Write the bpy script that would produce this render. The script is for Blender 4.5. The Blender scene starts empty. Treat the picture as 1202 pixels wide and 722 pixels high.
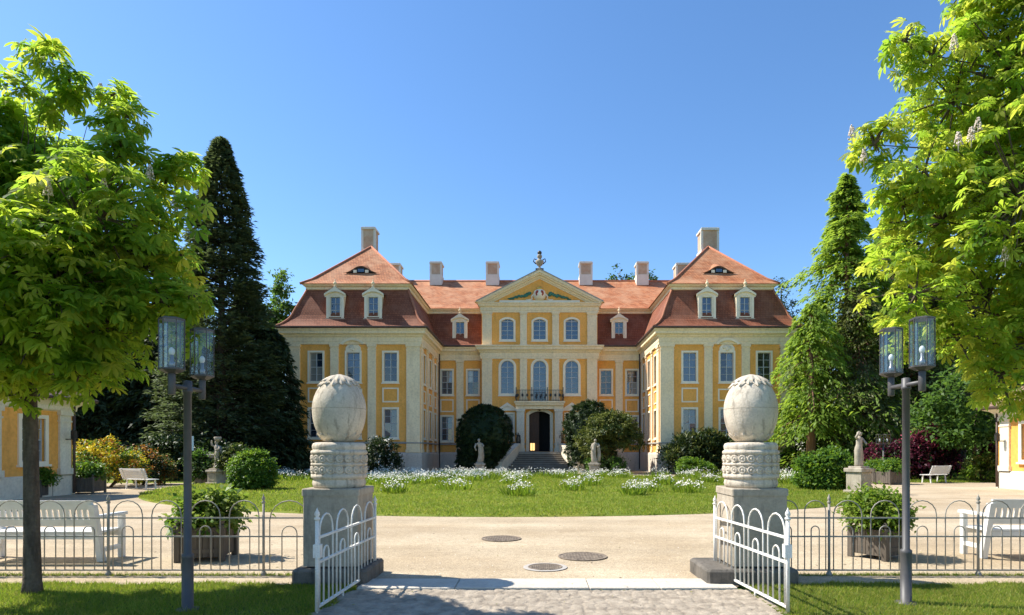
import bpy, math, random
import numpy as np
from mathutils import Vector, Matrix
PI = math.pi
random.seed(11)
RNG = np.random.default_rng(11)
scene = bpy.context.scene
COL = scene.collection
F_PX, VX, VY, EYE = 720.0, 629.5, 530.0, 1.6

def at(px, py, d):
    return ((px - VX) * d / F_PX, d, EYE - (py - VY) * d / F_PX)

# ------------------------------------------------------------------ materials
MATS = {}
def _nodes(name):
    m = bpy.data.materials.new(name); m.use_nodes = True
    nt = m.node_tree; b = nt.nodes['Principled BSDF']
    return m, nt, b

def mat(name, c1, c2=None, scale=4.0, rough=0.75, bump=0.0, bump_scale=40.0, detail=6.0, metal=0.0, spec=0.35,
        c3=None, stretch=None, lo=0.35, hi=0.65, fine=0.0):
    m, nt, b = _nodes(name)
    b.inputs['Roughness'].default_value = rough
    b.inputs['Metallic'].default_value = metal
    b.inputs['Specular IOR Level'].default_value = spec
    if c2 is None:
        b.inputs['Base Color'].default_value = (*c1, 1)
    tc = nt.nodes.new('ShaderNodeTexCoord')
    vec = tc.outputs['Object']
    if stretch:
        mp = nt.nodes.new('ShaderNodeMapping'); mp.inputs['Scale'].default_value = stretch
        nt.links.new(vec, mp.inputs['Vector']); vec = mp.outputs['Vector']
    if c2 is not None:
        n = nt.nodes.new('ShaderNodeTexNoise'); n.inputs['Scale'].default_value = scale
        n.inputs['Detail'].default_value = detail; n.inputs['Roughness'].default_value = 0.6
        nt.links.new(vec, n.inputs['Vector'])
        r = nt.nodes.new('ShaderNodeValToRGB'); e = r.color_ramp.elements
        e[0].position = lo; e[0].color = (*c1, 1); e[1].position = hi; e[1].color = (*c2, 1)
        if c3:
            k = e.new(0.5 * (lo + hi)); k.color = (*c3, 1)
        nt.links.new(n.outputs['Fac'], r.inputs['Fac'])
        out = r.outputs['Color']
        if fine > 0:
            n3 = nt.nodes.new('ShaderNodeTexNoise'); n3.inputs['Scale'].default_value = bump_scale * 1.3
            n3.inputs['Detail'].default_value = 3
            nt.links.new(tc.outputs['Object'], n3.inputs['Vector'])
            mr = nt.nodes.new('ShaderNodeMapRange'); mr.inputs['From Min'].default_value = 0.25; mr.inputs['From Max'].default_value = 0.75
            mr.inputs['To Min'].default_value = 1 - fine; mr.inputs['To Max'].default_value = 1 + fine
            nt.links.new(n3.outputs['Fac'], mr.inputs['Value'])
            mx = nt.nodes.new('ShaderNodeVectorMath'); mx.operation = 'MULTIPLY'
            nt.links.new(out, mx.inputs[0]); nt.links.new(mr.outputs['Result'], mx.inputs[1])
            out = mx.outputs['Vector']
        nt.links.new(out, b.inputs['Base Color'])
    if bump > 0:
        n2 = nt.nodes.new('ShaderNodeTexNoise'); n2.inputs['Scale'].default_value = bump_scale; n2.inputs['Detail'].default_value = 4
        nt.links.new(tc.outputs['Object'], n2.inputs['Vector'])
        bp = nt.nodes.new('ShaderNodeBump'); bp.inputs['Strength'].default_value = bump; bp.inputs['Distance'].default_value = 0.02
        nt.links.new(n2.outputs['Fac'], bp.inputs['Height']); nt.links.new(bp.outputs['Normal'], b.inputs['Normal'])
    MATS[name] = m
    return m

def leafmat(name, c, trans, tcol=None, rough=0.5, spec=0.3, vary=0.25, scale=1.2):
    """two-sided leaf: principled face plus light coming through the blade"""
    m, nt, b = _nodes(name)
    b.inputs['Roughness'].default_value = rough; b.inputs['Specular IOR Level'].default_value = spec
    tc = nt.nodes.new('ShaderNodeTexCoord')
    n = nt.nodes.new('ShaderNodeTexNoise'); n.inputs['Scale'].default_value = scale; n.inputs['Detail'].default_value = 3
    nt.links.new(tc.outputs['Object'], n.inputs['Vector'])
    r = nt.nodes.new('ShaderNodeValToRGB'); e = r.color_ramp.elements
    e[0].position = .3; e[1].position = .7
    e[0].color = (c[0] * (1 - vary), c[1] * (1 - vary), c[2] * (1 - vary), 1)
    e[1].color = (c[0] * (1 + vary), c[1] * (1 + vary * .8), c[2] * (1 + vary * .5), 1)
    nt.links.new(n.outputs['Fac'], r.inputs['Fac']); nt.links.new(r.outputs['Color'], b.inputs['Base Color'])
    t = nt.nodes.new('ShaderNodeBsdfTranslucent'); tcol = tcol or (c[0] * 1.6, c[1] * 1.5, c[2] * .7)
    t.inputs['Color'].default_value = (*tcol, 1)
    mx = nt.nodes.new('ShaderNodeMixShader'); mx.inputs['Fac'].default_value = trans
    nt.links.new(b.outputs['BSDF'], mx.inputs[1]); nt.links.new(t.outputs['BSDF'], mx.inputs[2])
    nt.links.new(mx.outputs['Shader'], nt.nodes['Material Output'].inputs['Surface'])
    MATS[name] = m
    return m

# plaster and stone of the palace
mat('window_trim', (.86, .74, .54), (.90, .79, .61), scale=2, rough=.8)
mat('window_wood', (.46, .47, .46), rough=.5)
mat('dark_gutter', (.075, .045, .035), (.11, .07, .055), scale=3, rough=.55)
mat('chimney_brick', (.44, .29, .19), (.52, .40, .28), scale=2.2, rough=.9, bump=.3, bump_scale=14, fine=.12)
mat('chimney_plaster', (.62, .58, .50), (.70, .66, .58), scale=1.5, rough=.9)
mat('iron', (.018, .018, .02), (.03, .028, .026), scale=6, rough=.5, spec=.5)
mat('dark_bronze', (.035, .034, .028), (.055, .05, .035), scale=5, rough=.5)
mat('rust_bronze', (.22, .09, .03), (.12, .06, .03), scale=5, rough=.5)
mat('door_wood', (.06, .025, .014), (.085, .04, .02), scale=3, rough=.55, stretch=(6, 6, .6))
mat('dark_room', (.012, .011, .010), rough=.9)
mat('gold', (.75, .48, .12), rough=.35, metal=.8)
mat('green_relief', (.03, .13, .08), (.06, .2, .13), scale=4, rough=.7)
mat('red_relief', (.35, .05, .03), rough=.7)
mat('copper_grey', (.32, .30, .26), (.40, .37, .32), scale=2, rough=.6)
mat('step_riser_shade', (.10, .085, .065), (.15, .125, .10), scale=1.5, rough=.9)  # riser stone darkened: the shade under each nosing is put into the colour
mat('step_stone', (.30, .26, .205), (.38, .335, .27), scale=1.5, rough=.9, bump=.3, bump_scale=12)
# stone of the gate
def stonemat(name, base, light, dark, streak=1.0, scale=3.0):
    m, nt, b = _nodes(name)
    b.inputs['Roughness'].default_value = .9; b.inputs['Specular IOR Level'].default_value = .2
    tc = nt.nodes.new('ShaderNodeTexCoord')
    def noise(s, d, st=None):
        n = nt.nodes.new('ShaderNodeTexNoise'); n.inputs['Scale'].default_value = s; n.inputs['Detail'].default_value = d; n.inputs['Roughness'].default_value = .62
        v = tc.outputs['Object']
        if st:
            mp = nt.nodes.new('ShaderNodeMapping'); mp.inputs['Scale'].default_value = st
            nt.links.new(v, mp.inputs['Vector']); v = mp.outputs['Vector']
        nt.links.new(v, n.inputs['Vector']); return n
    n1 = noise(scale, 9); n2 = noise(scale * 3.2, 7, (1.5, 1.5, .25)); n3 = noise(scale * 14, 5)
    r1 = nt.nodes.new('ShaderNodeValToRGB'); e = r1.color_ramp.elements
    e[0].position = .33; e[0].color = (*base, 1); e[1].position = .62; e[1].color = (*light, 1)
    nt.links.new(n1.outputs['Fac'], r1.inputs['Fac'])
    r2 = nt.nodes.new('ShaderNodeValToRGB'); e = r2.color_ramp.elements
    e[0].position = .52; e[0].color = (0, 0, 0, 1); e[1].position = .78; e[1].color = (streak, streak, streak, 1)
    nt.links.new(n2.outputs['Fac'], r2.inputs['Fac'])
    r3 = nt.nodes.new('ShaderNodeValToRGB'); e = r3.color_ramp.elements
    e[0].position = .3; e[0].color = (.86, .86, .86, 1); e[1].position = .6; e[1].color = (1.05, 1.05, 1.05, 1)
    nt.links.new(n3.outputs['Fac'], r3.inputs['Fac'])
    mx = nt.nodes.new('ShaderNodeMix'); mx.data_type = 'RGBA'
    nt.links.new(r2.outputs['Color'], mx.inputs['Factor']); nt.links.new(r1.outputs['Color'], mx.inputs['A']); mx.inputs['B'].default_value = (*dark, 1)
    vm = nt.nodes.new('ShaderNodeVectorMath'); vm.operation = 'MULTIPLY'
    nt.links.new(mx.outputs['Result'], vm.inputs[0]); nt.links.new(r3.outputs['Color'], vm.inputs[1])
    nt.links.new(vm.outputs['Vector'], b.inputs['Base Color'])
    bp = nt.nodes.new('ShaderNodeBump'); bp.inputs['Strength'].default_value = .35; bp.inputs['Distance'].default_value = .015
    ad = nt.nodes.new('ShaderNodeMath'); ad.operation = 'ADD'
    nt.links.new(n1.outputs['Fac'], ad.inputs[0]); nt.links.new(n3.outputs['Fac'], ad.inputs[1])
    nt.links.new(ad.outputs['Value'], bp.inputs['Height']); nt.links.new(bp.outputs['Normal'], b.inputs['Normal'])
    MATS[name] = m; return m
stonemat('yellow_plaster', (.80, .375, .08), (.92, .455, .115), (.60, .28, .07), .7, .5)
stonemat('cream_plaster', (.85, .67, .41), (.90, .73, .48), (.60, .47, .31), .55, .55)
stonemat('pale_plaster', (.76, .69, .54), (.70, .62, .47), (.50, .43, .33), .45, .8)
stonemat('plinth_plaster', (.56, .49, .40), (.66, .59, .49), (.33, .29, .24), .7, .8)
stonemat('white_paint', (.70, .675, .61), (.78, .76, .70), (.40, .29, .19), .55, 5)
stonemat('gate_stone', (.50, .425, .33), (.62, .545, .435), (.17, .145, .115), 1.0)
stonemat('gate_block', (.32, .27, .205), (.44, .38, .295), (.13, .12, .11), .8, 2.2)
stonemat('dark_stone', (.10, .09, .075), (.17, .15, .125), (.05, .045, .04), .9, 4)
stonemat('statue_stone', (.31, .26, .195), (.44, .385, .30), (.14, .12, .09), .8, 3)
stonemat('threshold_stone', (.50, .44, .36), (.58, .52, .43), (.33, .28, .22), .5, 2.5)

# roof tiles: courses, tile to tile tint and weather patches
def tilemat(name, a, b_, patch):
    m, nt, b = _nodes(name)
    b.inputs['Roughness'].default_value = .75; b.inputs['Specular IOR Level'].default_value = .25
    tc = nt.nodes.new('ShaderNodeTexCoord')
    sp = nt.nodes.new('ShaderNodeSeparateXYZ'); nt.links.new(tc.outputs['Object'], sp.inputs[0])
    ad = nt.nodes.new('ShaderNodeMath'); ad.operation = 'ADD'; nt.links.new(sp.outputs['X'], ad.inputs[0]); nt.links.new(sp.outputs['Y'], ad.inputs[1])
    cb = nt.nodes.new('ShaderNodeCombineXYZ'); nt.links.new(ad.outputs[0], cb.inputs['X']); nt.links.new(sp.outputs['Z'], cb.inputs['Y'])
    br = nt.nodes.new('ShaderNodeTexBrick'); br.inputs['Scale'].default_value = 1.0
    br.inputs['Brick Width'].default_value = .2; br.inputs['Row Height'].default_value = .17; br.inputs['Mortar Size'].default_value = .012
    br.inputs['Color1'].default_value = (*a, 1); br.inputs['Color2'].default_value = (*b_, 1); br.inputs['Mortar'].default_value = (a[0] * .45, a[1] * .45, a[2] * .45, 1)
    nt.links.new(cb.outputs[0], br.inputs['Vector'])
    n = nt.nodes.new('ShaderNodeTexNoise'); n.inputs['Scale'].default_value = .8; n.inputs['Detail'].default_value = 6; n.inputs['Roughness'].default_value = .65
    nt.links.new(tc.outputs['Object'], n.inputs['Vector'])
    r = nt.nodes.new('ShaderNodeValToRGB'); e = r.color_ramp.elements
    e[0].position = .42; e[0].color = (0, 0, 0, 1); e[1].position = .66; e[1].color = (.8, .8, .8, 1)
    nt.links.new(n.outputs['Fac'], r.inputs['Fac'])
    mx = nt.nodes.new('ShaderNodeMix'); mx.data_type = 'RGBA'
    nt.links.new(r.outputs['Color'], mx.inputs['Factor']); nt.links.new(br.outputs['Color'], mx.inputs['A']); mx.inputs['B'].default_value = (*patch, 1)
    nt.links.new(mx.outputs['Result'], b.inputs['Base Color'])
    bp = nt.nodes.new('ShaderNodeBump'); bp.inputs['Strength'].default_value = .5; bp.inputs['Distance'].default_value = .02
    nt.links.new(br.outputs['Fac'], bp.inputs['Height']); bp.invert = True
    nt.links.new(bp.outputs['Normal'], b.inputs['Normal'])
    MATS[name] = m
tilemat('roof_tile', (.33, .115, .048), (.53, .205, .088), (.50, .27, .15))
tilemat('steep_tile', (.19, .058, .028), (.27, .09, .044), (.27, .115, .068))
mat('ridge_tile', (.42, .17, .09), (.34, .12, .065), scale=4, rough=.8)
mat('brown_tile', (.17, .10, .065), (.24, .15, .10), scale=6, rough=.85, bump=.4, bump_scale=12)

def glassmat(name, refl, base):
    m, nt, b = _nodes(name)
    b.inputs['Base Color'].default_value = (*base, 1); b.inputs['Roughness'].default_value = .25
    g = nt.nodes.new('ShaderNodeBsdfGlossy'); g.inputs['Roughness'].default_value = .02; g.inputs['Color'].default_value = (.8, .9, 1, 1)
    mx = nt.nodes.new('ShaderNodeMixShader')
    fr = nt.nodes.new('ShaderNodeFresnel'); fr.inputs['IOR'].default_value = 1.5
    ma = nt.nodes.new('ShaderNodeMath'); ma.operation = 'ADD'; ma.use_clamp = True; ma.inputs[1].default_value = refl
    nt.links.new(fr.outputs[0], ma.inputs[0]); nt.links.new(ma.outputs[0], mx.inputs['Fac'])
    nt.links.new(b.outputs['BSDF'], mx.inputs[1]); nt.links.new(g.outputs['BSDF'], mx.inputs[2])
    nt.links.new(mx.outputs['Shader'], nt.nodes['Material Output'].inputs['Surface'])
    MATS[name] = m
glassmat('pane_glass', .05, (.018, .03, .05))
glassmat('pane_glass_dark', .02, (.012, .014, .018))
glassmat('pane_curtain', .05, (.26, .25, .22))
glassmat('pane_glass_pale', .08, (.05, .065, .085))
# clear lamp glass
def lampglass():
    m, nt, b = _nodes('lamp_glass')
    t = nt.nodes.new('ShaderNodeBsdfTransparent'); t.inputs['Color'].default_value = (.86, .90, .92, 1)
    g = nt.nodes.new('ShaderNodeBsdfGlossy'); g.inputs['Roughness'].default_value = .03
    fr = nt.nodes.new('ShaderNodeFresnel'); fr.inputs['IOR'].default_value = 1.5
    ma = nt.nodes.new('ShaderNodeMath'); ma.operation = 'ADD'; ma.inputs[1].default_value = .02; ma.use_clamp = True
    nt.links.new(fr.outputs[0], ma.inputs[0])
    mn = nt.nodes.new('ShaderNodeMath'); mn.operation = 'MINIMUM'; mn.inputs[1].default_value = .22; nt.links.new(ma.outputs[0], mn.inputs[0])
    mx = nt.nodes.new('ShaderNodeMixShader'); nt.links.new(mn.outputs[0], mx.inputs['Fac'])
    nt.links.new(t.outputs[0], mx.inputs[1]); nt.links.new(g.outputs[0], mx.inputs[2])
    nt.links.new(mx.outputs[0], nt.nodes['Material Output'].inputs['Surface'])
    MATS['lamp_glass'] = m
lampglass()
mat('lamp_paint', (.062, .058, .057), (.085, .08, .078), scale=5, rough=.5, spec=.5)
mat('lamp_steel', (.35, .35, .36), rough=.35, metal=.7)
mat('bulb', (.85, .84, .78), rough=.3)
mat('black_paint', (.015, .015, .016), rough=.45)
mat('fence_iron', (.26, .235, .195), (.34, .31, .26), scale=8, rough=.65, metal=.0)
mat('bench_paint', (.74, .73, .69), (.66, .64, .59), scale=6, rough=.55)
mat('tub_wood', (.085, .07, .053), (.14, .115, .09), scale=5, rough=.85, stretch=(3, 3, .4), bump=.3, bump_scale=20)
mat('cast_iron', (.15, .115, .085), (.27, .215, .155), scale=8, rough=.7)
mat('concrete_ring', (.36, .33, .29), (.44, .40, .35), scale=8, rough=.9)
mat('bark', (.07, .05, .035), (.14, .105, .075), scale=5, rough=.95, bump=.9, bump_scale=22, stretch=(3, 3, .6), fine=.2)
mat('dark_bark', (.05, .036, .027), (.09, .065, .05), scale=4, rough=.95, bump=.6, bump_scale=15, stretch=(3, 3, .5))
mat('red_bark', (.15, .075, .045), (.22, .12, .075), scale=4, rough=.95, bump=.6, bump_scale=15, stretch=(3, 3, .5))
mat('petal_white', (.80, .77, .66), rough=.7)
mat('candle_flower', (.62, .52, .38), (.70, .58, .50), scale=20, rough=.8)
mat('sign_panel', (.55, .72, .74), rough=.4)
mat('orange_panel', (.60, .12, .03), (.70, .18, .05), scale=3, rough=.7)
# leaves
leafmat('chestnut_leaf', (.115, .19, .026), .58, (.54, .72, .06), spec=.12, rough=.65)
leafmat('chestnut_leaf_yellow', (.18, .225, .035), .58, (.70, .76, .08), spec=.12, rough=.65)
leafmat('chestnut_leaf_deep', (.08, .155, .024), .56, (.40, .62, .05), spec=.12, rough=.65)
leafmat('spruce_needle', (.085, .115, .055), .42, (.15, .20, .07), vary=.35, scale=.7, rough=.6)
leafmat('spruce_tip', (.12, .155, .075), .25, (.11, .15, .04), vary=.3, scale=.7, rough=.6)
leafmat('fir_needle', (.036, .055, .022), .25, (.06, .10, .025), vary=.35, scale=.7, rough=.6)
leafmat('fir_needle_tip', (.055, .08, .03), .25, (.09, .13, .03), vary=.35, scale=.7, rough=.6)
leafmat('larch_needle', (.16, .25, .035), .45, (.46, .62, .06), vary=.25, scale=.7)
leafmat('larch_needle_deep', (.13, .21, .03), .45, (.36, .54, .05), vary=.25, scale=.7)
leafmat('hemlock_needle', (.06, .078, .026), .25, (.12, .15, .03), vary=.35, scale=.7)
leafmat('hemlock_tip', (.12, .14, .042), .3, (.22, .25, .05), vary=.3, scale=.7)
leafmat('broad_leaf', (.045, .10, .018), .4, (.12, .23, .03), vary=.3)
leafmat('broad_leaf_light', (.07, .14, .025), .42, (.18, .31, .04), vary=.3)
leafmat('topiary_leaf', (.024, .046, .014), .15, (.03, .06, .01), vary=.35, scale=2)
leafmat('topiary_tip', (.045, .075, .02), .2, (.06, .11, .02), vary=.3, scale=2)
leafmat('olive_leaf', (.15, .17, .035), .3, (.16, .20, .04), vary=.3, scale=2)
leafmat('bush_leaf', (.06, .14, .02), .35, (.15, .29, .03), vary=.3, scale=3)
leafmat('bush_leaf_bright', (.11, .20, .022), .4, (.27, .42, .03), vary=.25, scale=3)
leafmat('tub_leaf', (.11, .19, .025), .4, (.28, .42, .04), vary=.3, scale=4)
leafmat('tub_leaf_pale', (.19, .25, .05), .4, (.36, .46, .07), vary=.3, scale=4)
leafmat('azalea_yellow', (.62, .48, .02), .35, (.75, .6, .03), vary=.25, scale=3)
leafmat('azalea_orange', (.45, .17, .03), .3, (.5, .22, .03), vary=.3, scale=3)
leafmat('purple_leaf', (.062, .011, .026), .3, (.14, .02, .05), vary=.4, scale=2)
leafmat('pink_petal', (.42, .08, .14), .3, (.5, .12, .18), vary=.3, scale=3)
leafmat('grass_blade', (.16, .23, .026), .45, (.36, .46, .04), vary=.35, scale=1.5, spec=.2)
leafmat('grass_blade_dry', (.26, .27, .06), .45, (.46, .46, .08), vary=.3, scale=1.5, spec=.2)
leafmat('grass_blade_deep', (.10, .175, .022), .45, (.24, .38, .03), vary=.3, scale=1.5, spec=.2)

# ------------------------------------------------------------------ mesh builder
class MB:
    def __init__(self):
        self.v = []; self.f = []; self.m = []; self.mats = []; self.cur = 0; self.smooth = []
        self.T = None
    def use(self, name):
        if name not in self.mats: self.mats.append(name)
        self.cur = self.mats.index(name); return self
    def pt(self, p):
        if self.T is not None: p = self.T @ Vector(p)
        self.v.append((p[0], p[1], p[2])); return len(self.v) - 1
    def face(self, idx, sm=False):
        self.f.append(tuple(idx)); self.m.append(self.cur); self.smooth.append(sm)
    def poly(self, pts, sm=False):
        self.face([self.pt(p) for p in pts], sm)
    def box(self, x0, x1, y0, y1, z0, z1):
        i = [self.pt(p) for p in ((x0, y0, z0), (x1, y0, z0), (x1, y1, z0), (x0, y1, z0), (x0, y0, z1), (x1, y0, z1), (x1, y1, z1), (x0, y1, z1))]
        for q in ((0, 3, 2, 1), (4, 5, 6, 7), (0, 1, 5, 4), (1, 2, 6, 5), (2, 3, 7, 6), (3, 0, 4, 7)):
            self.face([i[k] for k in q])
        return self
    def bbox(self, x0, x1, y0, y1, z0, z1, b=.01):
        """box with chamfered vertical and top edges"""
        ring = lambda d, z: [(x0 + d + (b if k else 0), y0 + d, z) for k in ()]
        def oct(d, z):
            xa, xb, ya, yb = x0 + d, x1 - d, y0 + d, y1 - d
            return [(xa + b, ya, z), (xb - b, ya, z), (xb, ya + b, z), (xb, yb - b, z), (xb - b, yb, z), (xa + b, yb, z), (xa, yb - b, z), (xa, ya + b, z)]
        rings = [oct(0, z0), oct(0, z1 - b), oct(b * .8, z1)]
        self.loft(rings, True, True, False)
        return self
    def loft(self, rings, cap0=True, cap1=True, sm=True, closed=True):
        ids = [[self.pt(p) for p in r] for r in rings]
        n = len(rings[0])
        for a, b in zip(ids[:-1], ids[1:]):
            for k in range(n if closed else n - 1):
                k2 = (k + 1) % n
                self.face((a[k], a[k2], b[k2], b[k]), sm)
        if cap0: self.face(list(reversed(ids[0])))
        if cap1: self.face(ids[-1])
        return self
    def lathe(self, c, prof, n=24, sm=True, cap0=True, cap1=True):
        rings = [[(c[0] + r * math.cos(2 * PI * k / n), c[1] + r * math.sin(2 * PI * k / n), c[2] + z) for k in range(n)] for r, z in prof]
        return self.loft(rings, cap0, cap1, sm)
    def ball(self, c, r, n=12, m=8, sz=1.0):
        return self.lathe(c, [(max(1e-4, r * math.sin(PI * k / m)), -r * sz * math.cos(PI * k / m)) for k in range(m + 1)], n)
    def ell(self, c, rx, ry, rz, n=12, m=8):
        rings = []
        for k in range(m + 1):
            a = PI * k / m; s = max(1e-3, math.sin(a))
            rings.append([(c[0] + rx * s * math.cos(2 * PI * j / n), c[1] + ry * s * math.sin(2 * PI * j / n), c[2] - rz * math.cos(a)) for j in range(n)])
        return self.loft(rings)
    def tube(self, pts, rad, n=8, cap=True, sm=True):
        pts = [Vector(p) for p in pts]
        if not hasattr(rad, '__len__'): rad = [rad] * len(pts)
        rings = []; up = None
        for i, p in enumerate(pts):
            d = (pts[min(i + 1, len(pts) - 1)] - pts[max(i - 1, 0)])
            if d.length < 1e-9: d = Vector((0, 0, 1))
            d.normalize()
            if up is None:
                up = d.orthogonal().normalized()
            else:
                up = (up - d * up.dot(d))
                up = up.normalized() if up.length > 1e-6 else d.orthogonal().normalized()
            s = d.cross(up)
            rings.append([tuple(p + (up * math.cos(2 * PI * k / n) + s * math.sin(2 * PI * k / n)) * rad[i]) for k in range(n)])
        return self.loft(rings, cap, cap, sm)
    def bar(self, a, b, w, h=None):
        """square bar from a to b"""
        a = Vector(a); b = Vector(b); h = h or w; d = (b - a).normalized()
        up = Vector((0, 0, 1)) if abs(d.z) < .95 else Vector((0, 1, 0))
        s = d.cross(up).normalized(); u = s.cross(d).normalized()
        r = lambda p: [tuple(p + s * w / 2 * i + u * h / 2 * j) for i, j in ((-1, -1), (1, -1), (1, 1), (-1, 1))]
        return self.loft([r(a), r(b)], True, True, False)
    def prism(self, poly, axis, a, b):
        """poly: 2D points; axis 'x','y','z' = extrusion direction"""
        def P(p, t):
            return {'x': (t, p[0], p[1]), 'y': (p[0], t, p[1]), 'z': (p[0], p[1], t)}[axis]
        return self.loft([[P(p, a) for p in poly], [P(p, b) for p in poly]], True, True, False)
    def sweep(self, path, prof, closed=False, sm=False):
        """profile (out, z) swept along a plan path, mitred; outward = right-hand side of travel"""
        P = [Vector((p[0], p[1])) for p in path]; n = len(P); rings = []
        for i in range(n):
            dp = (P[i] - P[i - 1]) if (i > 0 or closed) else None
            dn = (P[(i + 1) % n] - P[i]) if (i < n - 1 or closed) else None
            if dp is None: dp = dn
            if dn is None: dn = dp
            dp = dp.normalized(); dn = dn.normalized()
            n1 = Vector((dp.y, -dp.x)); n2 = Vector((dn.y, -dn.x))
            m = n1 + n2; m = m / max(1e-6, m.dot(n1)) if m.length > 1e-6 else n1
            rings.append([(P[i].x + m.x * o, P[i].y + m.y * o, z) for o, z in prof])
        if closed: rings.append(rings[0])
        return self.loft(rings, False, False, sm, closed=False)
    def strip(self, A, B, sm=False, closed=True):
        return self.loft([A, B], False, False, sm, closed)
    def np_faces(self, V, Fidx, name):
        o = len(self.v); self.use(name)
        self.v.extend(map(tuple, V.tolist()))
        self.f.extend([tuple(x) for x in (Fidx + o).tolist()]); k = len(Fidx)
        self.m.extend([self.cur] * k); self.smooth.extend([False] * k)
    def build(self, name, parent=None, mat_=None, fix=True):
        me = bpy.data.meshes.new(name)
        me.from_pydata(self.v, [], self.f)
        for mm in (self.mats or [mat_]): me.materials.append(MATS[mm])
        if len(self.f):
            me.polygons.foreach_set('material_index', np.array(self.m, dtype=np.int32))
            me.polygons.foreach_set('use_smooth', np.array(self.smooth, dtype=bool))
        if fix and len(self.f) < 60000:
            import bmesh
            bm = bmesh.new(); bm.from_mesh(me); bmesh.ops.recalc_face_normals(bm, faces=bm.faces); bm.to_mesh(me); bm.free()
        me.update()
        o = bpy.data.objects.new(name, me); COL.objects.link(o)
        if parent is not None: o.parent = parent
        return o

def thing(name, loc, label, cat, group=None, rz=0.0):
    o = bpy.data.objects.new(name, None); COL.objects.link(o)
    o.empty_display_size = .2
    o.location = loc; o.rotation_euler = (0, 0, rz)
    o['label'] = label; o['category'] = cat
    if group: o['group'] = group
    return o
def tag(o, label, cat, group=None):
    o['label'] = label; o['category'] = cat
    if group: o['group'] = group
    return o
def kind(o, k):
    o['kind'] = k; return o
def dup(root, loc, rz, label, group=None):
    r = root.copy(); COL.objects.link(r); r.location = loc; r.rotation_euler = (0, 0, rz); r['label'] = label
    if group: r['group'] = group
    for ch in list(root.children):
        c = ch.copy(); COL.objects.link(c); c.parent = r
        for g in list(ch.children):
            d = g.copy(); COL.objects.link(d); d.parent = c
    return r
# ================================================================== PALACE
class Facade:
    """a wall plane: u runs along it, z up, d outwards"""
    def __init__(self, o, U, N):
        self.o = Vector((o[0], o[1], 0)); self.U = Vector((U[0], U[1], 0)); self.N = Vector((N[0], N[1], 0))
    def p(self, u, z, d=0.0):
        q = self.o + self.U * u + self.N * d; return (q.x, q.y, z)
    def block(self, mb, u0, u1, z0, z1, d0, d1):
        c = lambda z: [self.p(u0, z, d0), self.p(u1, z, d0), self.p(u1, z, d1), self.p(u0, z, d1)]
        mb.loft([c(z0), c(z1)], True, True, False)

def outline(u, w, z0, z1, arch=None, off=0.0, n=12, base=True):
    """opening outline, counter-clockwise from bottom-left; off grows it"""
    h = w / 2 + off
    b = z0 - (off if base else 0)
    if not arch:
        return [(u - h, b), (u + h, b), (u + h, z1 + off), (u - h, z1 + off)]
    rise = w / 2 if arch == 'round' else arch
    spring = z1 - rise
    hw = w / 2; R = (hw * hw + rise * rise) / (2 * rise); cz = z1 - R
    a0 = math.asin(min(1, hw / R)); RR = R + off
    a1 = math.asin(min(1.0, h / RR)) if rise < hw else PI / 2
    pts = [(u - h, b), (u + h, b)]
    for k in range(n + 1):
        a = a1 - 2 * a1 * k / n
        pts.append((u + RR * math.sin(a), cz + RR * math.cos(a)))
    return pts

def wall(mb, F, u0, u1, z0, z1, holes, depth=.2):
    us = sorted({u0, u1, *[h[0] - h[1] / 2 for h in holes], *[h[0] + h[1] / 2 for h in holes]})
    zs = sorted({z0, z1, *[h[2] for h in holes], *[h[3] for h in holes]})
    for a, b in zip(us[:-1], us[1:]):
        for c, d in zip(zs[:-1], zs[1:]):
            mu, mz = (a + b) / 2, (c + d) / 2
            if any(abs(mu - h[0]) < h[1] / 2 and h[2] < mz < h[3] for h in holes): continue
            mb.poly([F.p(a, c), F.p(b, c), F.p(b, d), F.p(a, d)])
    for h in holes:
        o = outline(*h[:5])
        mb.strip([F.p(u, z) for u, z in o], [F.p(u, z, -depth) for u, z in o])
        if h[4]:
            top = o[2:]
            for (ua, za), (ub, zb) in zip(top[:-1], top[1:]):
                mb.poly([F.p(ub, zb), F.p(ua, za), F.p(ua, h[3]), F.p(ub, h[3])])

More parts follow.
